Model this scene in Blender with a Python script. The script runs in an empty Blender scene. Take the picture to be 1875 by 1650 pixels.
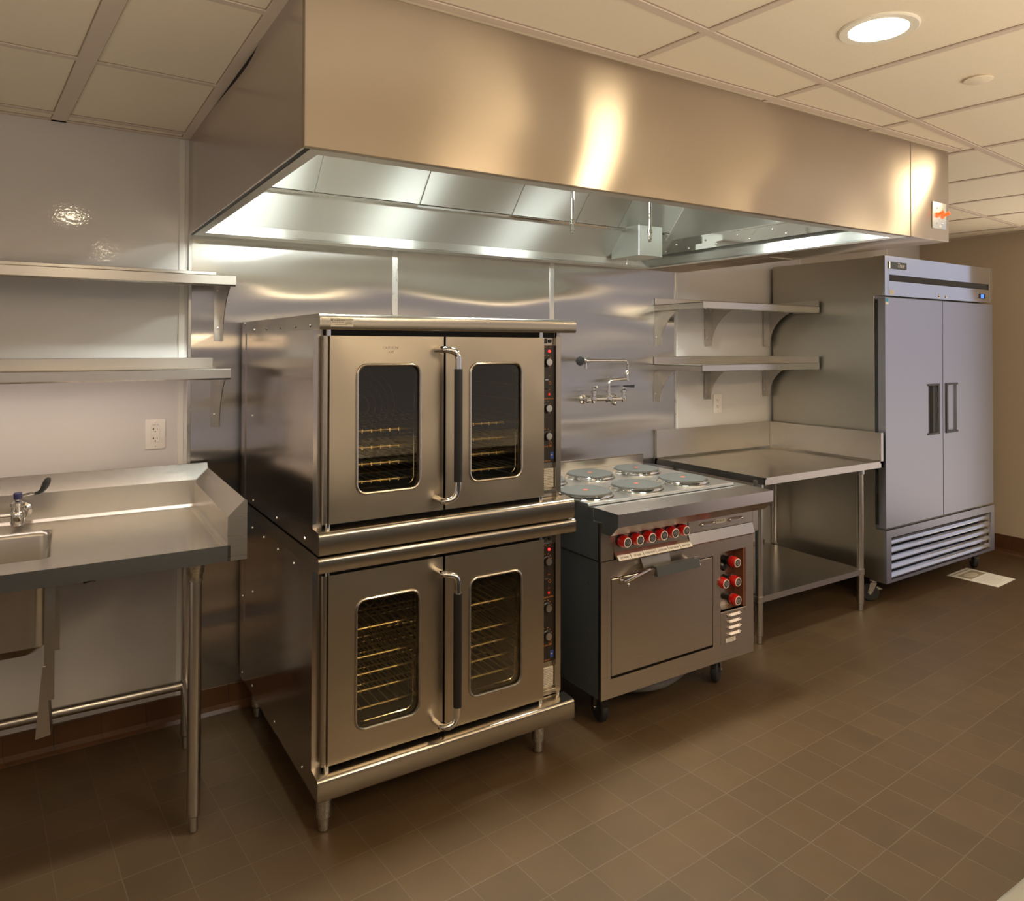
import bpy, bmesh, math, random
from mathutils import Vector, Matrix
random.seed(7)
PI = math.pi
S = bpy.context.scene
COL = S.collection

# ------------------------------------------------------------------ camera
cam_d = bpy.data.cameras.new('camera')
cam = bpy.data.objects.new('camera', cam_d)
COL.objects.link(cam)
CF = 1350.48
cam_d.sensor_fit = 'HORIZONTAL'
cam_d.sensor_width = 36.0
cam_d.lens = CF / 1875 * 36.0
cam_d.shift_x = (937.5 - 949.6) / 1875
cam_d.shift_y = (616.4 - 825.0) / 1875
_yaw, _pit, _rol = math.radians(-32.7815), math.radians(0.769), math.radians(0.1136)
_fwd = Vector((-math.sin(_yaw) * math.cos(_pit), math.cos(_yaw) * math.cos(_pit), math.sin(_pit)))
_rt = Vector((math.cos(_yaw), math.sin(_yaw), 0))
_up = _rt.cross(_fwd)
_r2 = _rt * math.cos(_rol) + _up * math.sin(_rol)
_u2 = -_rt * math.sin(_rol) + _up * math.cos(_rol)
M = Matrix(((_r2.x, _u2.x, -_fwd.x, -0.5052), (_r2.y, _u2.y, -_fwd.y, -3.3381), (_r2.z, _u2.z, -_fwd.z, 1.5471), (0, 0, 0, 1)))
cam.matrix_world = M
cam_d.clip_start = 0.02
S.camera = cam

# ------------------------------------------------------------------ colour management, world
S.view_settings.view_transform = 'Standard'
S.view_settings.look = 'None'
S.view_settings.gamma = 1
S.view_settings.use_curve_mapping = False
S.view_settings.exposure = 0.0
S.cycles.max_bounces = 10
S.cycles.diffuse_bounces = 4
S.cycles.glossy_bounces = 6
S.cycles.transparent_max_bounces = 12
S.cycles.sample_clamp_indirect = 4
S.cycles.blur_glossy = 0.5
S.cycles.caustics_refractive = False
W = bpy.data.worlds.new('world')
S.world = W
W.use_nodes = True
wn = W.node_tree
bg = wn.nodes['Background']
# the unseen rest of the room: a warm glow added below the horizon to light the ceiling, taupe walls at eye
# level, and cooler daylight entering past the end of the right wall (+x)
def _n(t): return wn.nodes.new(t)
_tc = _n('ShaderNodeTexCoord'); _sp = _n('ShaderNodeSeparateXYZ'); _mr = _n('ShaderNodeMapRange'); _mx = _n('ShaderNodeMapRange'); _mix = _n('ShaderNodeMix')
_mix.data_type = 'RGBA'
_mr.inputs['From Min'].default_value = -1; _mr.inputs['From Max'].default_value = 1
_mx.inputs['From Min'].default_value = 0.55; _mx.inputs['From Max'].default_value = 0.95; _mx.interpolation_type = 'SMOOTHSTEP'
wn.links.new(_tc.outputs['Generated'], _sp.inputs[0]); wn.links.new(_sp.outputs[2], _mr.inputs['Value']); wn.links.new(_sp.outputs[0], _mx.inputs['Value'])
def _ramp(stops):
    r = _n('ShaderNodeValToRGB'); e = r.color_ramp.elements
    e[0].position, e[0].color = stops[0][0], (*stops[0][1], 1); e[1].position, e[1].color = stops[-1][0], (*stops[-1][1], 1)
    for p, c in stops[1:-1]:
        x = e.new(p); x.color = (*c, 1)
    wn.links.new(_mr.outputs[0], r.inputs[0]); return r
_ra = _ramp([(0.0, (4.6, 4.0, 3.1)), (0.2, (3.9, 3.35, 2.6)), (0.34, (2.0, 1.72, 1.35)), (0.43, (0.40, 0.35, 0.32)), (0.49, (0.34, 0.30, 0.28)), (0.56, (0.36, 0.32, 0.32)), (1.0, (0.34, 0.30, 0.30))])
_rb = _ramp([(0.0, (1.6, 1.4, 1.2)), (0.42, (0.95, 0.80, 0.70)), (0.50, (0.52, 0.50, 0.58)), (0.62, (0.62, 0.61, 0.72)), (1.0, (0.5, 0.48, 0.55))])
wn.links.new(_mx.outputs[0], _mix.inputs[0]); wn.links.new(_ra.outputs[0], _mix.inputs[6]); wn.links.new(_rb.outputs[0], _mix.inputs[7])
wn.links.new(_mix.outputs[2], bg.inputs['Color'])
bg.inputs['Strength'].default_value = 1.05

LAMP_W = 90.0        # emission of the ceiling downlights
HOOD_W = 195.0        # emission of the canopy fixtures

# ------------------------------------------------------------------ materials
def newmat(name):
    m = bpy.data.materials.new(name); m.use_nodes = True
    nt = m.node_tree; b = nt.nodes['Principled BSDF']
    return m, nt, b

def plain(name, col, rough=0.5, metal=0.0, spec=0.5, emit=None, es=0.0, coat=0.0):
    m, nt, b = newmat(name)
    b.inputs['Base Color'].default_value = (*col, 1)
    b.inputs['Roughness'].default_value = rough
    b.inputs['Metallic'].default_value = metal
    b.inputs['Specular IOR Level'].default_value = spec
    b.inputs['Coat Weight'].default_value = coat
    if emit:
        b.inputs['Emission Color'].default_value = (*emit, 1)
        b.inputs['Emission Strength'].default_value = es
    # faint procedural mottling of the roughness
    n = nt.nodes.new('ShaderNodeTexNoise'); n.inputs['Scale'].default_value = 25
    r = nt.nodes.new('ShaderNodeMapRange')
    r.inputs['To Min'].default_value = max(0.02, rough - 0.04); r.inputs['To Max'].default_value = min(1, rough + 0.04)
    nt.links.new(n.outputs['Fac'], r.inputs['Value']); nt.links.new(r.outputs['Result'], b.inputs['Roughness'])
    return m

def steel(name, col=(0.60, 0.56, 0.51), rough=0.27, aniso=0.0, tan=(0.15, 0, 1), wave=0.0, wscale=1.6, wstretch=(1, 1, 1), grain=(2, 2, 500), grainamt=0.015):
    m, nt, b = newmat(name)
    L = nt.links.new
    b.inputs['Metallic'].default_value = 1
    tc = nt.nodes.new('ShaderNodeTexCoord')
    mp = nt.nodes.new('ShaderNodeMapping'); mp.inputs['Scale'].default_value = grain
    L(tc.outputs['Object'], mp.inputs['Vector'])
    n = nt.nodes.new('ShaderNodeTexNoise'); n.inputs['Scale'].default_value = 1.0; n.inputs['Detail'].default_value = 2
    L(mp.outputs['Vector'], n.inputs['Vector'])
    r = nt.nodes.new('ShaderNodeMapRange')
    r.inputs['To Min'].default_value = rough - grainamt; r.inputs['To Max'].default_value = rough + grainamt
    L(n.outputs['Fac'], r.inputs['Value']); L(r.outputs['Result'], b.inputs['Roughness'])
    mx = nt.nodes.new('ShaderNodeMix'); mx.data_type = 'RGBA'
    mx.inputs[6].default_value = (*[c * 0.995 for c in col], 1); mx.inputs[7].default_value = (*[min(1, c * 1.005) for c in col], 1)
    L(n.outputs['Fac'], mx.inputs[0]); L(mx.outputs[2], b.inputs['Base Color'])
    if aniso:
        b.inputs['Anisotropic'].default_value = aniso
        cx = nt.nodes.new('ShaderNodeCombineXYZ')
        for i, v in enumerate(tan): cx.inputs[i].default_value = v
        L(cx.outputs[0], b.inputs['Tangent'])
    if wave:
        mp2 = nt.nodes.new('ShaderNodeMapping'); mp2.inputs['Scale'].default_value = wstretch
        L(tc.outputs['Object'], mp2.inputs['Vector'])
        n2 = nt.nodes.new('ShaderNodeTexNoise'); n2.inputs['Scale'].default_value = wscale; n2.inputs['Detail'].default_value = 0.6
        L(mp2.outputs['Vector'], n2.inputs['Vector'])
        bp = nt.nodes.new('ShaderNodeBump'); bp.inputs['Strength'].default_value = 1; bp.inputs['Distance'].default_value = wave
        L(n2.outputs['Fac'], bp.inputs['Height']); L(bp.outputs['Normal'], b.inputs['Normal'])
    return m

M_STEEL = steel('brushed_steel', rough=0.26, aniso=0.5, tan=(0.15, 0.1, 1), wave=0.003)
M_STEELX = steel('brushed_steel_top', rough=0.24, aniso=0.3, tan=(0.1, 1, 0.1), wave=0.002, grain=(2, 500, 500))
M_HOOD = steel('hood_steel', col=(0.50, 0.42, 0.325), rough=0.31, aniso=1.0, tan=(0.0, 0.1, 1), wave=0.10, wscale=1.0, wstretch=(1, 1, 1.8))
M_HOODS = steel('hood_side_steel', col=(0.55, 0.51, 0.48), rough=0.22, aniso=0.3, tan=(0, 0.1, 1), wave=0.012, wscale=1.5)
M_HOODI = steel('hood_inner_steel', col=(0.74, 0.74, 0.70), rough=0.42, aniso=1.0, tan=(0, -0.64, 0.76), wave=0.02, wscale=1.6)
M_CLAD = steel('wall_cladding_steel', col=(0.60, 0.57, 0.54), rough=0.24, aniso=1.0, tan=(1, 0, 0.05), wave=0.055, wscale=1.0, wstretch=(0.8, 1, 3.2), grain=(500, 2, 2))
M_FRIDGE = steel('fridge_steel', col=(0.45, 0.45, 0.495), rough=0.36, aniso=0.3, tan=(0, 0.1, 1), wave=0.002)
M_FRIDGEP = steel('fridge_polished', col=(0.66, 0.67, 0.69), rough=0.16, aniso=0.7, tan=(0, 0.1, 1), wave=0.02, wscale=2.2)
M_FRSIDE = steel('fridge_side_steel', col=(0.50, 0.47, 0.40), rough=0.36, aniso=0.6, tan=(0, 1, 0.1))
M_OVSIDE = steel('oven_side_steel', col=(0.56, 0.50, 0.46), rough=0.16, aniso=0.2, tan=(0, 1, 0.1), wave=0.004)
M_OVDOOR = steel('oven_door_steel', col=(0.51, 0.435, 0.335), rough=0.29, aniso=0.4, grainamt=0.005, tan=(0.05, 0, 1), wave=0.010, wscale=4.0)
M_OVLID = steel('oven_lid_steel', col=(0.50, 0.45, 0.385), rough=0.24, aniso=0.4, tan=(0.05, 0, 1))
M_RANGE = steel('range_steel', col=(0.56, 0.50, 0.43), rough=0.28, aniso=0.5, tan=(0.05, 0, 1), wave=0.004)
M_RAIL = steel('range_rail_steel', col=(0.62, 0.57, 0.55), rough=0.26, aniso=0.5, tan=(0.05, 0.1, 1), wave=0.002)
M_COOK = steel('cooktop_steel', col=(0.76, 0.78, 0.79), rough=0.30, wave=0.004, wscale=6)
M_CHROME = plain('chrome', (0.82, 0.80, 0.77), 0.07, 1)
M_ZINC = plain('zinc', (0.62, 0.60, 0.56), 0.28, 1)
M_RIVET = plain('rivet_metal', (0.85, 0.83, 0.8), 0.2, 1)
M_DARKSIDE = plain('dark_grey_enamel', (0.055, 0.06, 0.062), 0.38)
M_CHAR = plain('charcoal_enamel', (0.05, 0.052, 0.050), 0.4)
M_BLACK = plain('black_plastic', (0.015, 0.013, 0.012), 0.35)
M_RUBBER = plain('black_rubber', (0.02, 0.02, 0.02), 0.6)
M_GAP = plain('gasket_and_gap_shade', (0.02, 0.018, 0.017), 0.7)  # gaskets, and dark strips painted as shade in gaps
M_PANEL = plain('control_panel_black', (0.022, 0.015, 0.010), 0.4)
M_ORANGE = plain('orange_print', (0.55, 0.2, 0.05), 0.6)
M_CAVITY = plain('oven_cavity_enamel', (0.06, 0.050, 0.036), 0.35)
M_RACK = plain('rack_wire', (0.72, 0.63, 0.42), 0.35, 0.8)
M_RED = plain('red_plastic', (0.55, 0.012, 0.01), 0.28, coat=0.4)
M_REDLED = plain('red_indicator', (0.8, 0.02, 0.02), 0.3, emit=(1, 0.02, 0.02), es=3.0)
M_REDOFF = plain('red_indicator_dim', (0.6, 0.01, 0.01), 0.3, emit=(1, 0.02, 0.02), es=0.35)
M_REDORANGE = plain('switch_red', (0.95, 0.10, 0.03), 0.3, emit=(1, 0.12, 0.02), es=1.2)
M_BLUELED = plain('blue_display', (0.02, 0.08, 0.8), 0.3, emit=(0.05, 0.16, 1), es=2.2)
M_WHITE = plain('white_plastic', (0.80, 0.75, 0.70), 0.35)
M_LABEL = plain('white_label', (0.75, 0.70, 0.64), 0.5)
M_SILVERLBL = plain('silver_label', (0.62, 0.56, 0.47), 0.45, 0.2)
M_INK = plain('dark_ink', (0.05, 0.045, 0.04), 0.6)
M_INKL = plain('grey_ink', (0.28, 0.25, 0.21), 0.6)
M_BLUE = plain('blue_label', (0.03, 0.07, 0.28), 0.5)
M_CYAN = plain('cyan_label', (0.03, 0.35, 0.55), 0.5)
M_NAVY = plain('navy_cap', (0.03, 0.025, 0.08), 0.4)
M_PLATE = plain('cast_iron_plate', (0.105, 0.100, 0.092), 0.75, spec=0.25)
M_PLATEDOT = plain('red_dot_paint', (0.65, 0.12, 0.06), 0.5)
M_PAPER = plain('paper', (0.78, 0.74, 0.66), 0.8)
M_PHOTO = plain('printed_photo', (0.36, 0.31, 0.22), 0.6)
M_PHOTO2 = plain('printed_photo_pale', (0.60, 0.54, 0.44), 0.6)
M_BADGE = plain('badge_dark', (0.06, 0.06, 0.045), 0.3)
M_COPPER = plain('copper_pipe', (0.32, 0.13, 0.07), 0.4, 0.6)
M_GREYPIPE = plain('grey_conduit', (0.12, 0.115, 0.115), 0.5)
M_BOXSTEEL = steel('sensor_box_steel', col=(0.72, 0.74, 0.70), rough=0.35)
M_LENS = plain('lamp_lens', (1, 1, 1), 0.4, emit=(1.0, 0.84, 0.58), es=LAMP_W)
M_TUBE = plain('tube_lamp_lens', (1, 1, 1), 0.4, emit=(1.0, 0.80, 0.52), es=70.0)
M_STRIP = plain('strip_lamp_lens', (1, 1, 1), 0.4, emit=(1.0, 0.84, 0.74), es=27.0)
M_HLENS = plain('hood_lamp_lens', (1, 1, 1), 0.4, emit=(0.92, 1.0, 0.94), es=HOOD_W)
M_LAMPTRIM = plain('lamp_trim', (0.85, 0.8, 0.7), 0.4)
M_BASETILE_C = (0.105, 0.045, 0.018)

def mat_frp():
    m, nt, b = newmat('white_wall_panel'); L = nt.links.new
    b.inputs['Base Color'].default_value = (0.65, 0.615, 0.595, 1)
    b.inputs['Roughness'].default_value = 0.05
    b.inputs['Specular IOR Level'].default_value = 0.45
    tc = nt.nodes.new('ShaderNodeTexCoord')
    n = nt.nodes.new('ShaderNodeTexNoise'); n.inputs['Scale'].default_value = 95; n.inputs['Detail'].default_value = 1
    L(tc.outputs['Object'], n.inputs['Vector'])
    bp = nt.nodes.new('ShaderNodeBump'); bp.inputs['Strength'].default_value = 0.5; bp.inputs['Distance'].default_value = 0.00035
    L(n.outputs['Fac'], bp.inputs['Height']); L(bp.outputs['Normal'], b.inputs['Normal'])
    return m
M_FRP = mat_frp()
M_FRPTRIM = plain('panel_trim_white', (0.74, 0.71, 0.66), 0.35)

def mat_paint(name, col, rough=0.6):
    m, nt, b = newmat(name); L = nt.links.new
    b.inputs['Roughness'].default_value = rough
    tc = nt.nodes.new('ShaderNodeTexCoord')
    n = nt.nodes.new('ShaderNodeTexNoise'); n.inputs['Scale'].default_value = 120; n.inputs['Detail'].default_value = 3
    L(tc.outputs['Object'], n.inputs['Vector'])
    mx = nt.nodes.new('ShaderNodeMix'); mx.data_type = 'RGBA'
    mx.inputs[6].default_value = (*[c * 0.97 for c in col], 1); mx.inputs[7].default_value = (*[c * 1.03 for c in col], 1)
    L(n.outputs['Fac'], mx.inputs[0]); L(mx.outputs[2], b.inputs['Base Color'])
    bp = nt.nodes.new('ShaderNodeBump'); bp.inputs['Strength'].default_value = 0.15; bp.inputs['Distance'].default_value = 0.001
    L(n.outputs['Fac'], bp.inputs['Height']); L(bp.outputs['Normal'], b.inputs['Normal'])
    return m
M_WALLTAN = mat_paint('tan_wall_paint', (0.50, 0.41, 0.31))
M_CEIL = mat_paint('ceiling_tile', (0.90, 0.80, 0.65), 0.85)
M_TILESHADE = plain('painted_tile_edge_shade', (0.34, 0.27, 0.21), 0.9)  # dark colour painting the shade along tile edges
M_TEE = plain('ceiling_tee', (0.70, 0.59, 0.50), 0.6)

def mat_floor(name, rot, org, size, c1, c2, grout, rough, plane='xy'):
    m, nt, b = newmat(name); L = nt.links.new
    tc = nt.nodes.new('ShaderNodeTexCoord')
    mp = nt.nodes.new('ShaderNodeMapping'); mp.vector_type = 'TEXTURE'
    if plane == 'xy':
        mp.inputs['Location'].default_value = (org[0], org[1], 0); mp.inputs['Rotation'].default_value = (0, 0, rot)
        L(tc.outputs['Object'], mp.inputs['Vector']); src = mp.outputs['Vector']
    else:
        sp = nt.nodes.new('ShaderNodeSeparateXYZ'); L(tc.outputs['Object'], sp.inputs[0])
        ad = nt.nodes.new('ShaderNodeMath'); ad.operation = 'ADD'; L(sp.outputs[0], ad.inputs[0]); L(sp.outputs[1], ad.inputs[1])
        cb = nt.nodes.new('ShaderNodeCombineXYZ'); L(ad.outputs[0], cb.inputs[0]); L(sp.outputs[2], cb.inputs[1])
        src = cb.outputs[0]
    br = nt.nodes.new('ShaderNodeTexBrick')
    br.offset = 0.0; br.squash = 1.0
    br.inputs['Scale'].default_value = 1
    br.inputs['Brick Width'].default_value = size; br.inputs['Row Height'].default_value = size if plane == 'xy' else 0.3
    br.inputs['Mortar Size'].default_value = 0.0018; br.inputs['Mortar Smooth'].default_value = 0.3
    br.inputs['Color1'].default_value = (*c1, 1); br.inputs['Color2'].default_value = (*c2, 1); br.inputs['Mortar'].default_value = (*grout, 1)
    L(src, br.inputs['Vector'])
    n = nt.nodes.new('ShaderNodeTexNoise'); n.inputs['Scale'].default_value = 9; n.inputs['Detail'].default_value = 5
    L(tc.outputs['Object'], n.inputs['Vector'])
    mr = nt.nodes.new('ShaderNodeMapRange'); mr.inputs['To Min'].default_value = 0.82; mr.inputs['To Max'].default_value = 1.18
    L(n.outputs['Fac'], mr.inputs['Value'])
    mu = nt.nodes.new('ShaderNodeVectorMath'); mu.operation = 'SCALE'
    L(br.outputs['Color'], mu.inputs[0]); L(mr.outputs['Result'], mu.inputs['Scale'])
    L(mu.outputs['Vector'], b.inputs['Base Color'])
    b.inputs['Roughness'].default_value = rough; b.inputs['Specular IOR Level'].default_value = 0.35
    bp = nt.nodes.new('ShaderNodeBump'); bp.inputs['Strength'].default_value = 0.4; bp.inputs['Distance'].default_value = -0.001
    L(br.outputs['Fac'], bp.inputs['Height']); L(bp.outputs['Normal'], b.inputs['Normal'])
    return m
M_FLOOR = mat_floor('quarry_tile_floor', 0.074, (1.802, -1.382), 0.1585, (0.090, 0.054, 0.026), (0.076, 0.046, 0.023), (0.106, 0.073, 0.046), 0.42)
M_BASET = mat_floor('quarry_tile_base', 0, (0, 0), 0.158, (0.105, 0.045, 0.018), (0.09, 0.04, 0.018), (0.05, 0.028, 0.016), 0.35, 'v')

def mat_glass():
    m = bpy.data.materials.new('oven_glass'); m.use_nodes = True
    nt = m.node_tree; nt.nodes.clear(); L = nt.links.new
    o = nt.nodes.new('ShaderNodeOutputMaterial'); mx = nt.nodes.new('ShaderNodeMixShader')
    t = nt.nodes.new('ShaderNodeBsdfTransparent'); t.inputs['Color'].default_value = (0.92, 0.87, 0.74, 1)
    g = nt.nodes.new('ShaderNodeBsdfGlossy'); g.inputs['Roughness'].default_value = 0.02
    f = nt.nodes.new('ShaderNodeFresnel'); f.inputs['IOR'].default_value = 1.55
    L(f.outputs[0], mx.inputs[0]); L(t.outputs[0], mx.inputs[1]); L(g.outputs[0], mx.inputs[2]); L(mx.outputs[0], o.inputs[0])
    return m
M_GLASS = mat_glass()

# ------------------------------------------------------------------ mesh helpers
class MB:
    def __init__(self): self.bm = bmesh.new()
    def box(self, x0, x1, y0, y1, z0, z1, bev=0.0, seg=2):
        if x0 > x1: x0, x1 = x1, x0
        if y0 > y1: y0, y1 = y1, y0
        if z0 > z1: z0, z1 = z1, z0
        b = self.bm
        v = [b.verts.new(p) for p in ((x0,y0,z0),(x1,y0,z0),(x1,y1,z0),(x0,y1,z0),(x0,y0,z1),(x1,y0,z1),(x1,y1,z1),(x0,y1,z1))]
        fs = [b.faces.new([v[i] for i in q]) for q in ((3,2,1,0),(4,5,6,7),(0,1,5,4),(1,2,6,5),(2,3,7,6),(3,0,4,7))]
        if bev > 0:
            es = {e for f in fs for e in f.edges}
            bmesh.ops.bevel(b, geom=list(es), offset=bev, segments=seg, profile=0.5, affect='EDGES', clamp_overlap=True)
        return self
    def poly_extrude(self, pts, vec):
        """closed 3D polygon extruded along vec"""
        b = self.bm; vec = Vector(vec)
        a = [b.verts.new(p) for p in pts]; c = [b.verts.new(Vector(p) + vec) for p in pts]
        n = len(pts)
        fs = [b.faces.new(a), b.faces.new(list(reversed(c)))]
        for i in range(n): fs.append(b.faces.new((a[(i+1) % n], a[i], c[i], c[(i+1) % n])))
        bmesh.ops.recalc_face_normals(b, faces=fs)
        return self
    def prism_x(self, prof, x0, x1): return self.poly_extrude([(x0, y, z) for y, z in prof], (x1 - x0, 0, 0))
    def prism_y(self, prof, y0, y1): return self.poly_extrude([(x, y0, z) for x, z in prof], (0, y1 - y0, 0))
    def prism_z(self, prof, z0, z1): return self.poly_extrude([(x, y, z0) for x, y in prof], (0, 0, z1 - z0))
    def lathe(self, prof, base, axis=(0, 0, 1), seg=24, cap=True):
        """prof: list of (radius, height) along axis from base"""
        b = self.bm; ax = Vector(axis).normalized(); base = Vector(base)
        t = Vector((1, 0, 0)) if abs(ax.x) < 0.9 else Vector((0, 1, 0))
        u = ax.cross(t).normalized(); w = ax.cross(u)
        rings = []
        for r, h in prof:
            rings.append([b.verts.new(base + ax * h + (u * math.cos(2*PI*i/seg) + w * math.sin(2*PI*i/seg)) * max(r, 1e-5)) for i in range(seg)])
        fs = []
        for k in range(len(rings) - 1):
            for i in range(seg):
                j = (i + 1) % seg
                fs.append(b.faces.new((rings[k][i], rings[k][j], rings[k+1][j], rings[k+1][i])))
        if cap:
            fs.append(b.faces.new(list(reversed(rings[0])))); fs.append(b.faces.new(rings[-1]))
        bmesh.ops.recalc_face_normals(b, faces=fs)
        return self
    def cyl(self, p0, p1, r, r2=None, seg=20):
        p0, p1 = Vector(p0), Vector(p1)
        return self.lathe([(r, 0), (r if r2 is None else r2, (p1 - p0).length)], p0, p1 - p0, seg)
    def tube(self, pts, r, seg=12, close=False):
        b = self.bm; P = [Vector(p) for p in pts]; n = len(P)
        rs = r if isinstance(r, (list, tuple)) else [r] * n
        T = []
        for i in range(n):
            if close: d = P[(i+1) % n] - P[i-1]
            else: d = P[min(i+1, n-1)] - P[max(i-1, 0)]
            T.append(d.normalized())
        t = Vector((0, 0, 1)) if abs(T[0].z) < 0.9 else Vector((1, 0, 0))
        u = T[0].cross(t).normalized()
        rings = []
        for i in range(n):
            u = (u - T[i] * u.dot(T[i])).normalized(); w = T[i].cross(u)
            rings.append([b.verts.new(P[i] + (u * math.cos(2*PI*k/seg) + w * math.sin(2*PI*k/seg)) * rs[i]) for k in range(seg)])
        fs = []
        for i in range(n if close else n - 1):
            A, B = rings[i], rings[(i+1) % n]
            off = 0
            if close and i == n - 1:
                off = min(range(seg), key=lambda o: (A[0].co - B[o].co).length)
            for k in range(seg):
                j = (k + 1) % seg
                fs.append(b.faces.new((A[k], A[j], B[(j+off) % seg], B[(k+off) % seg])))
        if not close:
            fs.append(b.faces.new(list(reversed(rings[0])))); fs.append(b.faces.new(rings[-1]))
        bmesh.ops.recalc_face_normals(b, faces=fs)
        return self
    def plate_hole(self, x0, x1, z0, z1, holes, y0, y1):
        """plate in the xz plane between y0 and y1 with holes (lists of (x,z) loops)"""
        b = self.bm
        loops = [[(x0, z0), (x1, z0), (x1, z1), (x0, z1)]] + holes
        allf = []
        for y in (y0, y1):
            edges = []
            for lp in loops:
                vs = [b.verts.new((x, y, z)) for x, z in lp]
                for i in range(len(vs)): edges.append(b.edges.new((vs[i], vs[(i+1) % len(vs)])))
            r = bmesh.ops.triangle_fill(b, edges=edges, use_beauty=True, use_dissolve=False)
            allf += [g for g in r['geom'] if isinstance(g, bmesh.types.BMFace)]
        for lp in loops:
            n = len(lp)
            for i in range(n):
                (xa, za), (xb, zb) = lp[i], lp[(i+1) % n]
                allf.append(b.faces.new([b.verts.new(p) for p in ((xa, y0, za), (xb, y0, zb), (xb, y1, zb), (xa, y1, za))]))
        bmesh.ops.remove_doubles(b, verts=b.verts, dist=1e-6)
        bmesh.ops.recalc_face_normals(b, faces=b.faces[:])
        return self
    def sphere(self, c, r, seg=12):
        bmesh.ops.create_uvsphere(self.bm, u_segments=seg, v_segments=max(6, seg // 2), radius=r, matrix=Matrix.Translation(c)); return self
    def xform(self, M):
        bmesh.ops.transform(self.bm, matrix=M, verts=self.bm.verts[:]); return self
    def mesh(self, name, mat, off=(0, 0, 0), smooth=True, ang=35):
        me = bpy.data.meshes.new(name)
        if any(off): bmesh.ops.translate(self.bm, vec=-Vector(off), verts=self.bm.verts[:])
        self.bm.to_mesh(me); self.bm.free()
        mats = mat if isinstance(mat, (list, tuple)) else [mat]
        for mm in mats: me.materials.append(mm)
        if smooth:
            me.polygons.foreach_set('use_smooth', [True] * len(me.polygons))
            me.set_sharp_from_angle(angle=math.radians(ang))
        return me
    def build(self, name, mat, parent=None, off=None, smooth=True):
        """off: world point the parent's empty sits at (geometry authored in world coordinates)"""
        if off is None: off = (parent.get('_off') if parent is not None and parent.get('_off') is not None else (0, 0, 0))
        me = self.mesh(name, mat, tuple(off), smooth)
        o = bpy.data.objects.new(name, me); COL.objects.link(o)
        if parent is not None:
            o.parent = parent
            o['_off'] = tuple(off)
        return o

TMP = []
def thing(name, label, cat, loc=(0, 0, 0), rz=0, group=None, local=False):
    o = bpy.data.objects.new(name, None); COL.objects.link(o)
    o.empty_display_size = 0.1
    o.location = loc; o.rotation_euler = (0, 0, rz)
    o['label'] = label; o['category'] = cat
    if group: o['group'] = group
    o['_off'] = (0.0, 0.0, 0.0) if local else tuple(float(v) for v in loc)
    return o
def tag(o, label, cat, group=None):
    o['label'] = label; o['category'] = cat
    if group: o['group'] = group
    return o
def struct(o):
    o['kind'] = 'structure'; return o
def origin_to(o, p):
    """move a single-mesh thing's origin to p (world) without moving its geometry"""
    p = Vector(p); o.data.transform(Matrix.Translation(-p)); o.location = p
    return o
def inst(o, loc, parent=None, rot=None):
    c = o.copy(); COL.objects.link(c); c.location = loc
    c.parent = parent if parent is not None else o.parent
    if rot: c.rotation_euler = rot
    return c
def text_obj(s, size, mat, parent, M, name='lettering', ext=0.0004, align='LEFT', off=None):
    cu = bpy.data.curves.new(name, 'FONT'); cu.body = s; cu.size = size; cu.extrude = ext; cu.align_x = align
    cu.resolution_u = 2
    t = bpy.data.objects.new(name + '_tmp', cu); COL.objects.link(t)
    dg = bpy.context.evaluated_depsgraph_get(); dg.update()
    me = bpy.data.meshes.new_from_object(t.evaluated_get(dg))
    bpy.data.objects.remove(t); bpy.data.curves.remove(cu)
    me.name = name; me.materials.clear(); me.materials.append(mat)
    me.transform(M)
    if off is None: off = parent.get('_off') if parent is not None else None
    if off is not None and any(off): me.transform(Matrix.Translation(-Vector(tuple(off))))
    o = bpy.data.objects.new(name, me); COL.objects.link(o)
    if parent is not None: o.parent = parent; o['_off'] = tuple(off) if off is not None else (0., 0., 0.)
    return o
def front(x, y, z, sx=1.0):
    """matrix that stands text (made in xy) up on a front facing -y"""
    return Matrix.Translation((x, y, z)) @ Matrix.Rotation(PI/2, 4, 'X') @ Matrix.Diagonal((sx, 1, 1, 1))
def rrect(x0, x1, z0, z1, r, n=6):
    pts = []
    for cx, cz, a0 in ((x1-r, z1-r, 0), (x0+r, z1-r, PI/2), (x0+r, z0+r, PI), (x1-r, z0+r, 1.5*PI)):
        for i in range(n + 1):
            a = a0 + PI/2 * i / n
            pts.append((cx + r*math.cos(a), cz + r*math.sin(a)))
    return pts
def arc(c, r, a0, a1, n, plane='xz', k=0.0):
    out = []
    for i in range(n + 1):
        a = a0 + (a1 - a0) * i / n
        p, q = c[0] + r*math.cos(a), c[1] + r*math.sin(a)
        out.append({'xz': (p, k, q), 'xy': (p, q, k), 'yz': (k, p, q)}[plane])
    return out
def smooth_path(pts, n=6, r=None):
    """round the inner corners of a polyline with quadratic blends"""
    P = [Vector(p) for p in pts]; out = [P[0]]
    for i in range(1, len(P) - 1):
        a, b, c = P[i-1], P[i], P[i+1]
        d = min((b-a).length, (c-b).length) * 0.5
        if r: d = min(d, r)
        s, e = b + (a-b).normalized()*d, b + (c-b).normalized()*d
        for k in range(n + 1):
            t = k / n
            out.append(s*(1-t)**2 + b*2*t*(1-t) + e*t*t)
    out.append(P[-1])
    return out

ZC = 2.414      # ceiling height
ZB = 2.012      # underside of the canopy
#@@BODY
# ================================================================== SETTING
RX = 5.60
fl = struct(MB().box(-4.2, RX + 0.1, -4.4, 0.1, -0.06, 0.0).build('floor', M_FLOOR, smooth=False))
ce = struct(MB().box(-4.2, RX + 0.1, -5.4, 0.1, ZC, ZC + 0.06).build('ceiling', M_CEIL, smooth=False))

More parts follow.
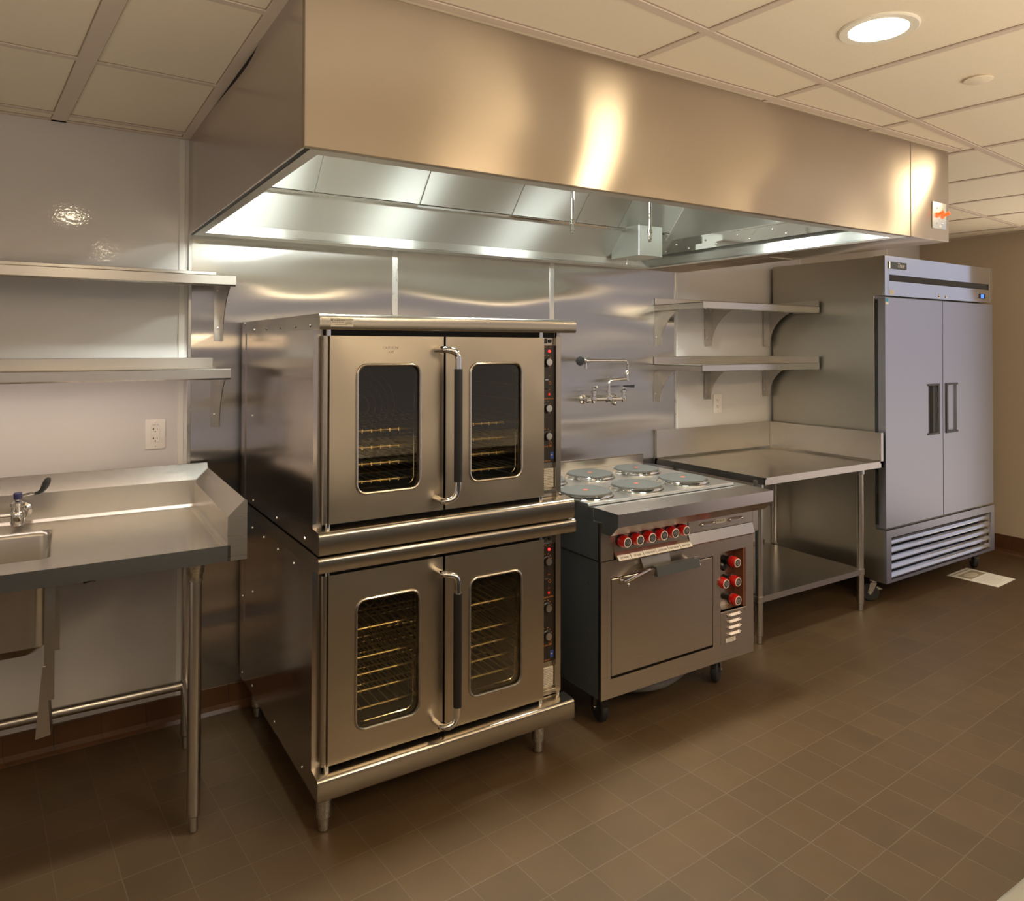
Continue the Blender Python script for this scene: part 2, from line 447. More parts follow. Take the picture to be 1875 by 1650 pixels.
# tee grid of the suspended ceiling
g = MB(); gd = MB()
def tee(xa, ya, xb, yb, w=0.024, z=ZC - 0.006, dark=False):
    a, b = Vector((xa, ya, 0)), Vector((xb, yb, 0)); d = (b - a).normalized(); n = Vector((-d.y, d.x, 0)) * w / 2
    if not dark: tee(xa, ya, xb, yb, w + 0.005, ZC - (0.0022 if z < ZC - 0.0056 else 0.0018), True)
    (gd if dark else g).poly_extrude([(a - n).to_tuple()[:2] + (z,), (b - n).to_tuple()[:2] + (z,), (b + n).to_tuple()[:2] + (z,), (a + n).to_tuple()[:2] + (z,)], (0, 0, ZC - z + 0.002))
ang = 0.10; cs, sn = math.cos(ang), math.sin(ang)
def G(u, v): return (1.648 + u * cs - v * sn, -1.864 + u * sn + v * cs)
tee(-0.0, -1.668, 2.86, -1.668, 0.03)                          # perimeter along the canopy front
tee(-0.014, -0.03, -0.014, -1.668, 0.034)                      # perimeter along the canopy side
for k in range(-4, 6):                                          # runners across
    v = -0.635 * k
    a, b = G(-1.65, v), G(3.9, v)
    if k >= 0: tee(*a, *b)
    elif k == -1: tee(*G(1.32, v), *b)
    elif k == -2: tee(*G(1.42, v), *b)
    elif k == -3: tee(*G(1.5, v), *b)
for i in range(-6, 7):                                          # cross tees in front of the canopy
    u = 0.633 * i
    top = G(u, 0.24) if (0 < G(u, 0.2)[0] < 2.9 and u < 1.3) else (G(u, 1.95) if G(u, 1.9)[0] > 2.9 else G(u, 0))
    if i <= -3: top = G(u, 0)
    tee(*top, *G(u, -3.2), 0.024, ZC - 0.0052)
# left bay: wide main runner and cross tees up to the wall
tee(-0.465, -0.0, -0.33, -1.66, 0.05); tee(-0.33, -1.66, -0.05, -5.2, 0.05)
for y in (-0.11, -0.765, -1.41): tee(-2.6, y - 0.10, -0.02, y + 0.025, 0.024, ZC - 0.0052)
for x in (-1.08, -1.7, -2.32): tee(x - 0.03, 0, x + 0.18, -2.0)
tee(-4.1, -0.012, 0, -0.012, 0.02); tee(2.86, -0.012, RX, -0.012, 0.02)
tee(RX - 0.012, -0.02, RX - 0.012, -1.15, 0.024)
cg = g.build('ceiling_grid', M_TEE, ce, off=(0, 0, 0)); cg['kind'] = 'structure'
gd.build('painted_tile_shade', M_TILESHADE, ce, off=(0, 0, 0))['kind'] = 'structure'  # dark strips beside the tees stand in for shade

wb = struct(MB().box(-4.2, RX + 0.1, 0.0, 0.12, 0, ZC).build('wall_back', M_FRP, smooth=False))
wr = struct(MB().box(RX, RX + 0.12, -1.15, 0.0, 0, ZC).build('wall_right', M_WALLTAN, smooth=False))
c = MB()
for xa, xb in ((0.013, 0.91), (0.94, 1.843), (1.873, 2.790)): c.box(xa, xb, -0.006, 0.001, 0.10, ZB + 0.02)
c.build('steel_cladding', M_CLAD, wb, off=(0, 0, 0), smooth=False)['kind'] = 'structure'
c = MB()
for xa, xb in ((0.0, 0.013), (0.91, 0.94), (1.843, 1.873), (2.790, 2.804)): c.box(xa, xb, -0.009, 0.001, 0.10, ZB + 0.02, 0.001, 1)
c.build('divider_strip', M_CHROME if False else M_ZINC, wb, off=(0, 0, 0))['kind'] = 'structure'
c = MB()
for x in (-0.025, -1.245, -2.465, 2.815, 4.03, 5.12): c.box(x - 0.011, x + 0.011, -0.0035, 0.001, 0.10, ZC - 0.01, 0.001, 1)
c.build('panel_joint', M_FRPTRIM, wb, off=(0, 0, 0))['kind'] = 'structure'
struct(MB().box(-2.42, -2.30, -2.2, 0.0, 0, ZC).build('wall_left_added', M_FRP, smooth=False))  # unseen wall, added to block side light from the left floor
b1 = MB()
b1.prism_x([(0.0, 0.0), (-0.035, 0.0), (-0.020, 0.012), (-0.014, 0.03), (-0.012, 0.105), (0.0, 0.105)], -2.3, RX)
struct(b1.build('baseboard_back', M_BASET, smooth=False))
b1 = MB()
b1.prism_y([(RX, 0.0), (RX - 0.035, 0.0), (RX - 0.020, 0.012), (RX - 0.014, 0.03), (RX - 0.012, 0.135), (RX, 0.135)], -1.15, -0.02)
struct(b1.build('baseboard_right', M_BASET, smooth=False))

# ================================================================== CEILING LAMPS AND DISC
lamp_lbl = ['round recessed ceiling downlight, lit, above the aisle in front of the range',
            'round recessed ceiling downlight outside the frame above the aisle before the sink',
            'round recessed ceiling downlight outside the frame above the aisle before the refrigerator',
            'round recessed ceiling downlight behind the camera, left of its row',
            'round recessed ceiling downlight far right of the island, beyond the frame']
L0 = None
for (x, y), lb in zip(((1.396, -2.19), (-0.359, -2.41), (3.15, -1.97), (-0.05, -4.40), (4.25, -2.87)), lamp_lbl):
    if L0 is None:
        L0 = thing('recessed_downlight', lb, 'ceiling light', (x, y, ZC), group='recessed ceiling downlights', local=True)
        MB().lathe([(0.074, -0.0005), (0.076, -0.005), (0.098, -0.006), (0.102, -0.003), (0.102, 0.0)], (0, 0, 0), seg=48, cap=False).build('trim_ring', M_LAMPTRIM, L0)
        MB().lathe([(0.001, -0.0065), (0.045, -0.006), (0.075, -0.003), (0.0752, 0.0)], (0, 0, 0), seg=40, cap=False).build('lens', M_LENS, L0)
        kids = [o for o in COL.objects if o.parent == L0]
    else:
        r = L0.copy(); COL.objects.link(r); r.location = (x, y, ZC); r['label'] = lb
        for k in kids:
            q = k.copy(); COL.objects.link(q); q.parent = r
for x, y, w_, l_, lb in ((1.68, -4.25, 0.10, 0.55, 'long ceiling strip lamp behind the camera, the wider of the two'), (3.86, -4.15, 0.05, 0.45, 'long ceiling strip lamp behind the camera, the narrower of the two')):
    t = thing('strip_lamp', lb, 'ceiling light', (x, y, ZC), local=True)
    MB().box(-w_ - 0.02, w_ + 0.02, -l_ - 0.02, l_ + 0.02, -0.030, 0.0, 0.003, 1).build('housing', M_LAMPTRIM, t)
    MB().box(-w_, w_, -l_, l_, -0.036, -0.0305).build('lens', M_TUBE, t)
sp = MB().lathe([(0.0, -0.008), (0.038, -0.0075), (0.040, -0.0065), (0.040, -0.005), (0.032, -0.004), (0.032, 0.0)], (0, 0, 0), seg=36, cap=False).build('concealed_sprinkler', M_CEIL)
sp.location = (2.02, -2.15, ZC); sp.data.transform(Matrix.Diagonal((1.05, 1.05, 1, 1)))
tag(sp, 'small round cream sprinkler cover disc on the ceiling right of the downlight', 'sprinkler cover')

# ================================================================== EXHAUST CANOPY
HD, HW, CW = 1.633, 2.548, 2.853
hood = thing('exhaust_hood', 'large stainless steel exhaust canopy over the ovens and range, lit from inside', 'exhaust hood', (1.4, -0.8, ZB))
m = MB(); m.box(0.0, HW - 0.001, -HD, -HD + 0.02, ZB, ZC - 0.002, 0.0015, 1)
m.build('front_panel', M_HOOD, hood)
_top = [(-0.22, 0.001), (-0.46, 0.006), (-0.73, 0.017), (-0.88, 0.024), (-0.98, 0.027), (-1.06, 0.026), (-1.12, 0.020), (-1.17, 0.010), (-1.22, 0.002)]
m = MB(); m.prism_x([(-0.004, ZB), (-0.004, ZC - 0.002)] + [(y, ZC - 0.002 - d) for y, d in _top] + [(-HD + 0.02, ZC - 0.002), (-HD + 0.02, ZB)], 0.0, 0.006)
m.build('side_panel', M_HOODS, hood, smooth=False)
MB().box(0.007, 0.02, -HD + 0.021, -0.004, ZB + 0.001, ZC - 0.003).build('painted_gap_shade', M_GAP, hood, smooth=False)  # dark backing that paints shade into the bowed top gap
MB().box(HW - 0.02, HW, -HD + 0.02, -0.004, ZB, ZC - 0.002).build('side_panel', M_HOODI, hood, smooth=False)
# interior liner (roof and back slope)
m = MB()
m.box(0.02, HW - 0.02, -HD + 0.02, -0.42, ZC - 0.02, ZC - 0.004)
m.prism_x([(-0.10, 2.055), (-0.402, ZC - 0.02), (-0.402, ZC - 0.004), (-0.004, ZC - 0.004), (-0.004, 2.055)], 0.02, HW - 0.02)
m.build('inner_liner', M_HOODI, hood, smooth=False)
# bottom flanges
m = MB()
m.box(0.02, HW - 0.02, -HD + 0.02, -HD + 0.062, ZB, ZB + 0.008)
m.box(0.02, 0.05, -HD + 0.062, -0.09, ZB, ZB + 0.008)
m.box(0.02, HW - 0.02, -0.098, -0.004, ZB, ZB + 0.006)
m.box(0.02, HW - 0.02, -0.098, -0.092, ZB + 0.004, 2.055)
m.box(HW - 0.05, HW - 0.02, -HD + 0.062, -0.098, ZB, ZB + 0.006)
m.box(HW - 0.05, HW - 0.044, -HD + 0.062, -0.098, ZB + 0.004, ZB + 0.048)
m.build('drip_rim', M_HOODI, hood, smooth=False)
# filter panels on the slope
sl = Vector((0, -0.302, 0.339)).normalized(); nn = Vector((0, -sl.z, sl.y)) * -1
nn = Vector((0, -0.339, -0.302)).normalized()
def SP(x, z, d=0.0):
    y = -0.10 - (z - 2.055) * (0.302 / 0.339)
    p = Vector((x, y, z)) + nn * d
    return tuple(p)
xs = [0.022, 0.455, 0.945, 1.447, 1.844, 2.135, 2.526]
for xa, xb in zip(xs[:-1], xs[1:]):
    m = MB(); gp = 0.004
    m.poly_extrude([SP(xa + gp, 2.208), SP(xb - gp, 2.208), SP(xb - gp, 2.388), SP(xa + gp, 2.388)], tuple(nn * 0.008))
    m.build('filter_panel', M_HOODI, hood, smooth=False)
m = MB(); m.poly_extrude([SP(0.021, 2.199), SP(2.527, 2.199), SP(2.527, 2.206), SP(0.021, 2.206)], tuple(nn * 0.016))
m.build('filter_rail', M_CHROME, hood, smooth=False)
m = MB(); m.poly_extrude([SP(HW - 0.026, 2.06), SP(HW - 0.020, 2.06), SP(HW - 0.020, 2.39), SP(HW - 0.026, 2.39)], tuple(nn * 0.008))
m.build('corner_bead', M_CHROME, hood, smooth=False)
# rivetted channel on the right inner wall
m = MB()
m.box(HW - 0.034, HW - 0.02, -HD + 0.08, -0.16, 2.150, 2.158); m.box(HW - 0.030, HW - 0.02, -HD + 0.08, -0.16, 2.108, 2.150)
m.box(HW - 0.052, HW - 0.02, -HD + 0.08, -0.16, 2.100, 2.108); m.box(HW - 0.056, HW - 0.052, -HD + 0.08, -0.16, 2.078, 2.108)
m.build('channel', M_CHROME, hood, smooth=False)
rv = MB().sphere((0, 0, 0), 0.006, 10).build('rivet', M_RIVET, hood, off=(0, 0, 0))
ho = Vector(hood['_off'])
rv.location = Vector((HW - 0.031, -0.30, 2.128)) - ho
for y in (-0.52, -0.74, -0.96, -1.18, -1.40): inst(rv, Vector((HW - 0.031, y, 2.128)) - ho)
for y in (-0.24, -0.42, -0.62, -0.84, -1.06): inst(rv, Vector((HW - 0.057, y, 2.093)) - ho)
# suppression nozzles
for i, (x, y) in enumerate(((1.441, -0.75), (1.898, -0.75))):
    m = MB(); m.cyl((x, y, 2.112), (x, y, ZC - 0.02), 0.009, seg=14)
    nz = m.build('nozzle_pipe', M_CHROME, hood)
    m = MB(); m.lathe([(0.004, 0), (0.008, 0.002), (0.008, 0.012), (0.011, 0.015), (0.011, 0.028), (0.008, 0.031), (0.008, 0.040), (0.013, 0.043), (0.013, 0.058), (0.009, 0.062), (0.009, 0.072)], (x, y, 2.042), seg=12)
    q = m.build('nozzle_tip', M_CHROME, hood); q.parent = nz
# sensor box in the right rear corner
m = MB(); m.box(2.19, 2.363, -0.35, -0.12, 2.040, 2.208, 0.003, 1)
sb = m.build('sensor_box', M_BOXSTEEL, hood)
m = MB(); m.cyl((2.27, -0.16, ZB + 0.004), (2.27, -0.16, 2.041), 0.007)
q = m.build('conduit', M_ZINC, hood); q.parent = sb
# canopy lamps
for x, hw in ((0.34, 0.24), (1.20, 0.13), (2.06, 0.12)):
    m = MB(); m.box(x - hw - 0.02, x + hw + 0.02, -1.09, -0.91, ZC - 0.052, ZC - 0.02, 0.004, 1)
    q = m.build('lamp_housing', M_ZINC, hood)
    m = MB(); m.box(x - hw, x + hw, -1.07, -0.93, ZC - 0.060, ZC - 0.053, 0.002, 1)
    w_ = m.build('lamp_lens', M_HLENS, hood); w_.parent = q
# end cabinet
m = MB(); m.box(HW + 0.003, CW, -HD, -0.004, ZB, ZC - 0.002, 0.002, 1)
m.box(CW - 0.22, CW - 0.04, -0.85, -0.35, ZB - 0.003, ZB + 0.001)
cab = m.build('end_cabinet', M_HOOD, hood)
sw = MB().box(2.712, 2.822, -HD - 0.006, -HD + 0.0005, 2.062, 2.177, 0.004, 2).build('switch_plate', M_BOXSTEEL, hood); sw.parent = cab
for x in (2.745, 2.789):
    for z in (2.150, 2.086):
        q = MB().lathe([(0.0045, 0), (0.004, 0.0015), (0.001, 0.002)], (x, -HD - 0.006, z), (0, -1, 0), 12).build('screw', M_RIVET, hood); q.parent = cab
for x in (2.743, 2.789):
    m = MB(); m.box(x - 0.006, x + 0.006, -HD - 0.012, -HD - 0.004, 2.108, 2.130, 0.001, 1)
    m.cyl((x, -HD - 0.010, 2.120), (x + 0.004, -HD - 0.034, 2.130), 0.0055, 0.008, 12)
    q = m.build('switch_lever', M_REDORANGE, hood); q.parent = cab
q = MB().box(2.757, 2.778, -HD - 0.0072, -HD - 0.0055, 2.069, 2.077).build('switch_label', M_LABEL, hood); q.parent = cab

# ================================================================== WALL SHELVES
def gusset(x, ztop, drop, reach, name, par, t=0.003):
    """vertical wall flange with a concave-arc side plate, plate in the yz plane at x"""
    m = MB()
    m.box(x - 0.032, x, -0.0095, -0.0065, ztop - drop, ztop)
    pts = [(-0.0065, ztop), (-reach, ztop)]
    n = 14
    # concave quarter curve from the outer top to the bottom near the wall
    c0 = (-reach, ztop - 0.004); c1 = (-0.035, ztop - drop)
    for i in range(n + 1):
        a = PI / 2 * i / n
        # ellipse centred at (-reach, ztop-drop)
        pts.append((-reach + (reach - 0.035) * math.sin(a), (ztop - drop) + (drop - 0.004) * math.cos(a)))
    pts.append((-0.0065, ztop - drop))
    m.prism_x(pts, x - t, x)
    m.box(x - 0.02, x, -reach + 0.01, -0.01, ztop - 0.003, ztop)
    o = m.build(name, M_STEEL, par, smooth=False)
    for z in (ztop - 0.03, ztop - drop * 0.78):
        q = MB().lathe([(0.0045, 0), (0.004, 0.002), (0.001, 0.003)], (x - 0.018, -0.0095, z), (0, -1, 0), 10).build('screw', M_RIVET, par); q.parent = o
    return o

def shelf(name, label, x0, x1, depth, zt, lip, splash, brackets, drop, reach, cat='shelf', ret=False, sx1=None, group=None):
    t = thing(name, label, cat, ((x0 + x1) / 2, 0, zt - 0.02), group=group)
    m = MB()
    m.box(x0, x1, -depth, -0.008, zt - 0.003, zt)                       # deck
    # rolled front lip
    m.prism_x([(-depth, zt + 0.006), (-depth - 0.003, zt + 0.003), (-depth - 0.003, zt - lip + 0.006), (-depth + 0.003, zt - lip), (-depth + 0.012, zt - lip), (-depth + 0.012, zt - lip + 0.003), (-depth + 0.002, zt - lip + 0.006), (-depth + 0.002, zt + 0.001), (-depth + 0.010, zt + 0.0)], x0, x1)
    m.box(x0, x0 + 0.003, -depth, -0.008, zt - lip + 0.004, zt)
    m.box(x1 - 0.003, x1, -depth, -0.008, zt - lip + 0.004, zt)
    m.build('shelf_deck', M_STEEL, t, smooth=False)
    m = MB(); m.box(x0, (sx1 or x1), -0.014, -0.008, zt, zt + splash, 0.001, 1)
    if ret: m.box(x1 - 0.004, x1, -depth, -0.014, zt, zt + splash)
    m.build('back_splash', M_STEEL, t, smooth=False)
    for x in brackets: gusset(x, zt - 0.004, drop, reach, 'bracket', t)
    return t
shelf('wall_shelf', 'upper stainless steel wall shelf at left, above the sink counter', -1.35, 0.128, 0.30, 1.817, 0.036, 0.044, (0.134, -1.1), 0.245, 0.275, sx1=0.108)
shelf('wall_shelf', 'lower stainless steel wall shelf at left, just above the sink and white outlet', -1.35, 0.112, 0.30, 1.452, 0.036, 0.046, (0.123, -1.1), 0.245, 0.262, sx1=0.098)
_ls = [o for o in COL.objects if o.get('label', '').startswith('lower stainless steel wall shelf at left')][0]
_q = MB().box(-1.30, 0.05, -0.285, -0.262, 1.434, 1.448, 0.002, 1).build('light_housing', M_ZINC, _ls)
_r = MB().box(-1.29, 0.04, -0.282, -0.265, 1.4315, 1.4338).build('light_lens', M_STRIP, _ls); _r.parent = _q
shelf('wall_shelf', 'upper stainless steel corner shelf beside the refrigerator', 2.625, 3.683, 0.40, 1.802, 0.040, 0.042, (2.655, 3.095, 3.662), 0.245, 0.31, ret=True)
shelf('wall_shelf', 'lower stainless steel corner shelf beside the refrigerator, above the worktable', 2.618, 3.683, 0.40, 1.440, 0.036, 0.046, (2.648, 3.088, 3.655), 0.225, 0.29, ret=True)

# ================================================================== OUTLETS
def outlet(label, x0, x1, z0, z1, text=None):
    t = thing('wall_outlet', label, 'outlet', ((x0 + x1) / 2, 0, (z0 + z1) / 2))
    MB().box(x0, x1, -0.006, -0.0005, z0, z1, 0.003, 2).build('cover_plate', M_WHITE, t)
    cx = (x0 + x1) / 2; h = z1 - z0; zc = (z0 + z1) / 2
    rc = MB().box(cx - 0.017, cx + 0.017, -0.0085, -0.005, zc - 0.034, zc + 0.034, 0.0012, 1).build('receptacle', M_WHITE, t)
    m = MB()
    for dz in (0.018, -0.020):
        m.box(cx - 0.0075, cx - 0.005, -0.0090, -0.007, zc + dz - 0.001, zc + dz + 0.007); m.box(cx - 0.013, cx - 0.006, -0.0090, -0.007, zc + dz + 0.002, zc + dz + 0.0038)
        m.box(cx + 0.005, cx + 0.0072, -0.0090, -0.007, zc + dz - 0.001, zc + dz + 0.006)
        m.lathe([(0.0026, 0), (0.0026, 0.002)], (cx - 0.0005, -0.0070, zc + dz - 0.008), (0, -1, 0), 10)
    q = m.build('slot', M_INK, t); q.parent = rc
    for z in (z1 - 0.012, z0 + 0.012): MB().lathe([(0.003, 0), (0.001, 0.001)], (cx, -0.006, z), (0, -1, 0), 10).build('screw', M_RIVET, t)
    if text: text_obj(text, 0.008, M_INKL, t, front(cx, -0.0065, z1 - 0.026), 'circuit_marking', 0.0002, 'CENTER')
    return t
outlet('white duplex wall outlet on the white panel above the sink counter', -0.157, -0.081, 1.126, 1.249, 'L2M 37')
outlet('white duplex wall outlet under the corner shelves, above the worktable', 3.142, 3.22, 1.120, 1.241)

# ================================================================== POT FILLER FAUCET
pf = thing('wall_faucet', 'chrome wall-mounted pot filler faucet with jointed spout behind the range', 'faucet', (2.2, 0, 1.25))
m = MB()
m.cyl((2.097, -0.075, 1.252), (2.316, -0.075, 1.247), 0.0115)
for x in (2.097, 2.316):
    m.lathe([(0.027, 0), (0.026, 0.006), (0.014, 0.010), (0.013, 0.07)], (x - 0.02, -0.006, 1.247), (0, -1, 0), 20)
    m.lathe([(0.014, -0.022), (0.017, -0.014), (0.0185, 0.0), (0.017, 0.014), (0.013, 0.018), (0.013, 0.030), (0.017, 0.034), (0.017, 0.046), (0.009, 0.052), (0.008, 0.062)], (x, -0.078, 1.252), seg=20)
m.lathe([(0.018, -0.02), (0.021, 0), (0.019, 0.014), (0.012, 0.018), (0.012, 0.034), (0.015, 0.036), (0.015, 0.046)], (2.206, -0.078, 1.25), seg=20)
m.lathe([(0.012, 0), (0.014, 0.01), (0.010, 0.03)], (2.045, -0.075, 1.246), (1, 0, 0), 16)
m.lathe([(0.013, 0), (0.012, 0.02), (0.006, 0.026)], (2.22, -0.098, 1.230), (0.2, -1, -0.3), 14)
m.build('valve_body', M_CHROME, pf)
m = MB(); m.tube(smooth_path([(2.206, -0.08, 1.285), (2.204, -0.08, 1.355), (2.325, -0.09, 1.363)], 8, 0.03), 0.0088, 14)
m.lathe([(0.014, -0.012), (0.015, 0), (0.013, 0.02), (0.013, 0.045), (0.010, 0.05)], (2.332, -0.09, 1.362), seg=16)
m.build('lower_arm', M_CHROME, pf)
m = MB(); m.tube(smooth_path([(2.338, -0.09, 1.395), (2.340, -0.09, 1.468), (2.02, -0.12, 1.470)], 10, 0.05), 0.0080, 14)
m.lathe([(0.010, 0), (0.015, 0.006), (0.015, 0.028), (0.010, 0.034), (0.010, 0.05)], (2.03, -0.119, 1.470), (-1, 0, 0), 16)
m.cyl((2.008, -0.12, 1.470), (2.008, -0.12, 1.425), 0.010, 0.009, 14)
m.build('upper_arm', M_CHROME, pf)
m = MB(); m.lathe([(0.012, 0), (0.025, 0.004), (0.027, 0.012), (0.025, 0.020), (0.012, 0.024)], (1.978, -0.12, 1.468), (-1, -0.35, 0), 8)
m.build('shutoff_knob', M_BLACK, pf)
m = MB(); m.cyl((2.318, -0.078, 1.318), (2.345, -0.080, 1.320), 0.006, 0.005, 10)
m.poly_extrude([(2.338, -0.086, 1.312), (2.388, -0.090, 1.308), (2.392, -0.090, 1.326), (2.338, -0.086, 1.323)], (0, 0.010, 0))
m.build('lever_handle', M_BLACK, pf)
m = MB(); m.lathe([(0.009, 0), (0.009, 0.012), (0.003, 0.016)], (2.097, -0.078, 1.312), seg=14)
m.cyl((2.097, -0.078, 1.316), (2.10, -0.105, 1.322), 0.006, 0.005, 10)
m.build('lever_handle', M_CHROME, pf)

# ================================================================== helpers for small repeated parts
_rivet_me = MB().lathe([(0.0055, 0), (0.0050, 0.0022), (0.0025, 0.0038), (0.0003, 0.0042)], (0, 0, 0), (0, 0, 1), 10, cap=False).mesh('screw_mesh', M_RIVET)
def screws(parent, pts, axis=(0, -1, 0), s=1.0, name='screw', mat=None, sub=None):
    q = Vector((0, 0, 1)).rotation_difference(Vector(axis))
    off = Vector(tuple(parent['_off']))
    for p in pts:
        o = bpy.data.objects.new(name, _rivet_me); COL.objects.link(o)
        o.rotation_mode = 'QUATERNION'; o.rotation_quaternion = q
        o.location = Vector(p) - off; o.scale = (s, s, s)
        o.parent = sub or parent
def curve_pts(pts, n=6, r=None): return smooth_path(pts, n, r)

# ================================================================== CONVECTION OVENS
OX0, OX1 = 0.210, 1.166
def make_oven():
    t = thing('convection_oven', 'lower stainless double-door convection oven standing on four short legs', 'oven', (0.70, -0.55, 0.0), group=None)
    yb = -0.06
    # cabinet shell
    m = MB()
    m.box(OX0, OX0 + 0.012, -1.035, yb, 0.150, 0.847)
    m.box(OX1 - 0.012, OX1, -1.035, yb, 0.150, 0.847)
    m.box(OX0 + 0.012, OX1 - 0.012, yb - 0.01, yb, 0.150, 0.847)
    m.box(OX0 + 0.012, OX1 - 0.012, -1.02, yb - 0.01, 0.150, 0.160)
    m.box(OX0 + 0.012, OX1 - 0.012, -1.02, yb - 0.01, 0.838, 0.847)
    m.build('body', M_OVSIDE, t, smooth=False)
    m = MB(); m.box(OX0 - 0.003, OX0, yb - 0.055, yb + 0.02, 0.150, 0.885)
    m.box(OX0 - 0.003, OX0 + 0.02, yb, yb + 0.02, 0.150, 0.885)
    m.build('rear_side_trim', M_OVSIDE, t, smooth=False)
    # lid with rounded nose
    m = MB()
    zt, zb = 0.895, 0.846
    prof = [(yb, zb), (yb, zt)]
    for i in range(7):
        a = PI / 2 + PI / 2 * i / 6
        prof.append((-1.087 + 0.013 * math.cos(a), zt - 0.013 + 0.013 * math.sin(a)))
    prof += [(-1.100, zb + 0.006), (-1.096, zb), (-1.04, zb)]
    m.prism_x(prof, OX0 - 0.001, OX1 + 0.030)
    m.build('top_cover', M_OVLID, t)
    # base apron
    m = MB()
    prof = [(-1.035, 0.150), (-1.035, 0.222)]
    for i in range(6):
        a = PI / 2 + PI / 2 * i / 5
        prof.append((-1.089 + 0.013 * math.cos(a), 0.2055 + 0.013 * math.sin(a)))
    prof += [(-1.102, 0.154), (-1.099, 0.149), (-1.04, 0.149)]
    m.prism_x(prof, OX0 - 0.001, OX1 + 0.022)
    m.build('base_apron', M_OVLID, t)
    # front frame and column at right
    m = MB()
    m.box(OX0 + 0.012, OX0 + 0.030, -1.035, -1.02, 0.222, 0.846)
    m.box(1.145, OX1 - 0.012, -1.045, -1.02, 0.222, 0.846)
    m.box(1.085, 1.145, -1.030, -1.02, 0.222, 0.846)
    m.box(1.080, 1.085, -1.030, -0.99, 0.222, 0.846)
    m.box(1.143, 1.166, -1.046, -1.035, 0.235, 0.835, 0.002, 1)
    m.build('front_frame', M_OVLID, t, smooth=False)
    MB().box(OX0 + 0.03, 1.080, -1.030, -1.02, 0.222, 0.236).build('lower_gap_shade', M_GAP, t, smooth=False)  # dark strips painted as shade below and above the doors
    MB().box(OX0 + 0.03, 1.142, -1.032, -1.021, 0.827, 0.846).build('upper_gap_shade', M_GAP, t, smooth=False)
    # cavity
    m = MB()
    cx0, cx1, cy0, cy1, cz0, cz1 = 0.275, 1.035, -1.02, -0.22, 0.262, 0.80
    m.box(cx0 - 0.01, cx0, cy0, cy1, cz0, cz1); m.box(cx1, cx1 + 0.01, cy0, cy1, cz0, cz1)
    m.box(cx0, cx1, cy1, cy1 + 0.01, cz0, cz1); m.box(cx0, cx1, cy0, cy1, cz0 - 0.01, cz0); m.box(cx0, cx1, cy0, cy1, cz1, cz1 + 0.01)
    cav = m.build('cavity', M_CAVITY, t, smooth=False)
    fan = MB()
    for r in (0.05, 0.08, 0.11, 0.14, 0.17): fan.tube([(0.655 + r*math.cos(a*PI/12), cy1 - 0.02, 0.53 + r*math.sin(a*PI/12)) for a in range(24)], 0.003, 6, True)
    q = fan.build('fan_guard', M_RACK, t); q.parent = cav
    # rack guides
    for xx in (cx0 + 0.006, cx1 - 0.006):
        m = MB()
        m.tube([(xx, -0.97, 0.28), (xx, -0.97, 0.78)], 0.004, 6); m.tube([(xx, -0.30, 0.28), (xx, -0.30, 0.78)], 0.004, 6)
        for k in range(8): m.tube([(xx, -0.97, 0.30 + 0.058*k), (xx, -0.30, 0.30 + 0.058*k)], 0.003, 6)
        q = m.build('rack_guide', M_RACK, t); q.parent = cav
    # racks
    m = MB(); z = 0.0
    m.tube([(cx0 + 0.015, -0.975, z), (cx1 - 0.015, -0.975, z)], 0.0042, 8)
    for yy in (-0.80, -0.62, -0.44, -0.30): m.tube([(cx0 + 0.015, yy, z - 0.004), (cx1 - 0.015, yy, z - 0.004)], 0.003, 6)
    n = 22
    for i in range(n + 1):
        x = cx0 + 0.02 + (cx1 - cx0 - 0.04) * i / n
        m.tube([(x, -0.978, z - 0.006), (x, -0.978, z + 0.004), (x, -0.300, z + 0.004)], 0.0024, 5)
    rk = m.build('oven_rack', M_RACK, t)
    rk.location = (0, 0, 0.340)
    for zz in (0.398, 0.453, 0.509): inst(rk, (0, 0, zz))
    # doors with window
    for (dx0, dx1, wx0, wx1, wz0, wz1, hinge) in ((0.252, 0.652, 0.341, 0.565, 0.318, 0.734, 'l'), (0.660, 1.072, 0.755, 0.973, 0.318, 0.734, 'r')):
        m = MB()
        hole = rrect(wx0, wx1, wz0, wz1, 0.032, 5)
        m.plate_hole(dx0, dx1, 0.234, 0.827, [hole], -1.066, -1.036)
        d = m.build('door', M_OVDOOR, t, smooth=False)
        m = MB(); m.tube([(x, -1.066, z) for x, z in rrect(wx0 + 0.001, wx1 - 0.001, wz0 + 0.001, wz1 - 0.001, 0.032, 5)], 0.0052, 8, True)
        q = m.build('window_rim', M_OVLID, t); q.parent = d
        m = MB(); m.tube([(x, -1.040, z) for x, z in rrect(wx0 + 0.012, wx1 - 0.012, wz0 + 0.012, wz1 - 0.012, 0.028, 5)], 0.0022, 6, True)
        q = m.build('inner_rim', M_CHROME, t); q.parent = d
        m = MB(); m.prism_y(rrect(wx0, wx1, wz0, wz1, 0.032, 5), -1.060, -1.058)
        q = m.build('glass', M_GLASS, t, smooth=False); q.parent = d
        m = MB(); m.box(dx0 + 0.008, dx1 - 0.008, -1.036, -1.030, 0.242, 0.300); m.box(dx0 + 0.008, dx1 - 0.008, -1.036, -1.030, 0.750, 0.820)
        m.box(dx0 + 0.008, wx0 - 0.004, -1.036, -1.030, 0.300, 0.750); m.box(wx1 + 0.004, dx1 - 0.008, -1.036, -1.030, 0.300, 0.750)
        q = m.build('gasket', M_GAP, t, smooth=False); q.parent = d
    # rounded hinge column left of the left door, hinge pins
    MB().cyl((0.242, -1.052, 0.234), (0.242, -1.052, 0.827), 0.011, seg=18).build('hinge_column', M_OVLID, t)
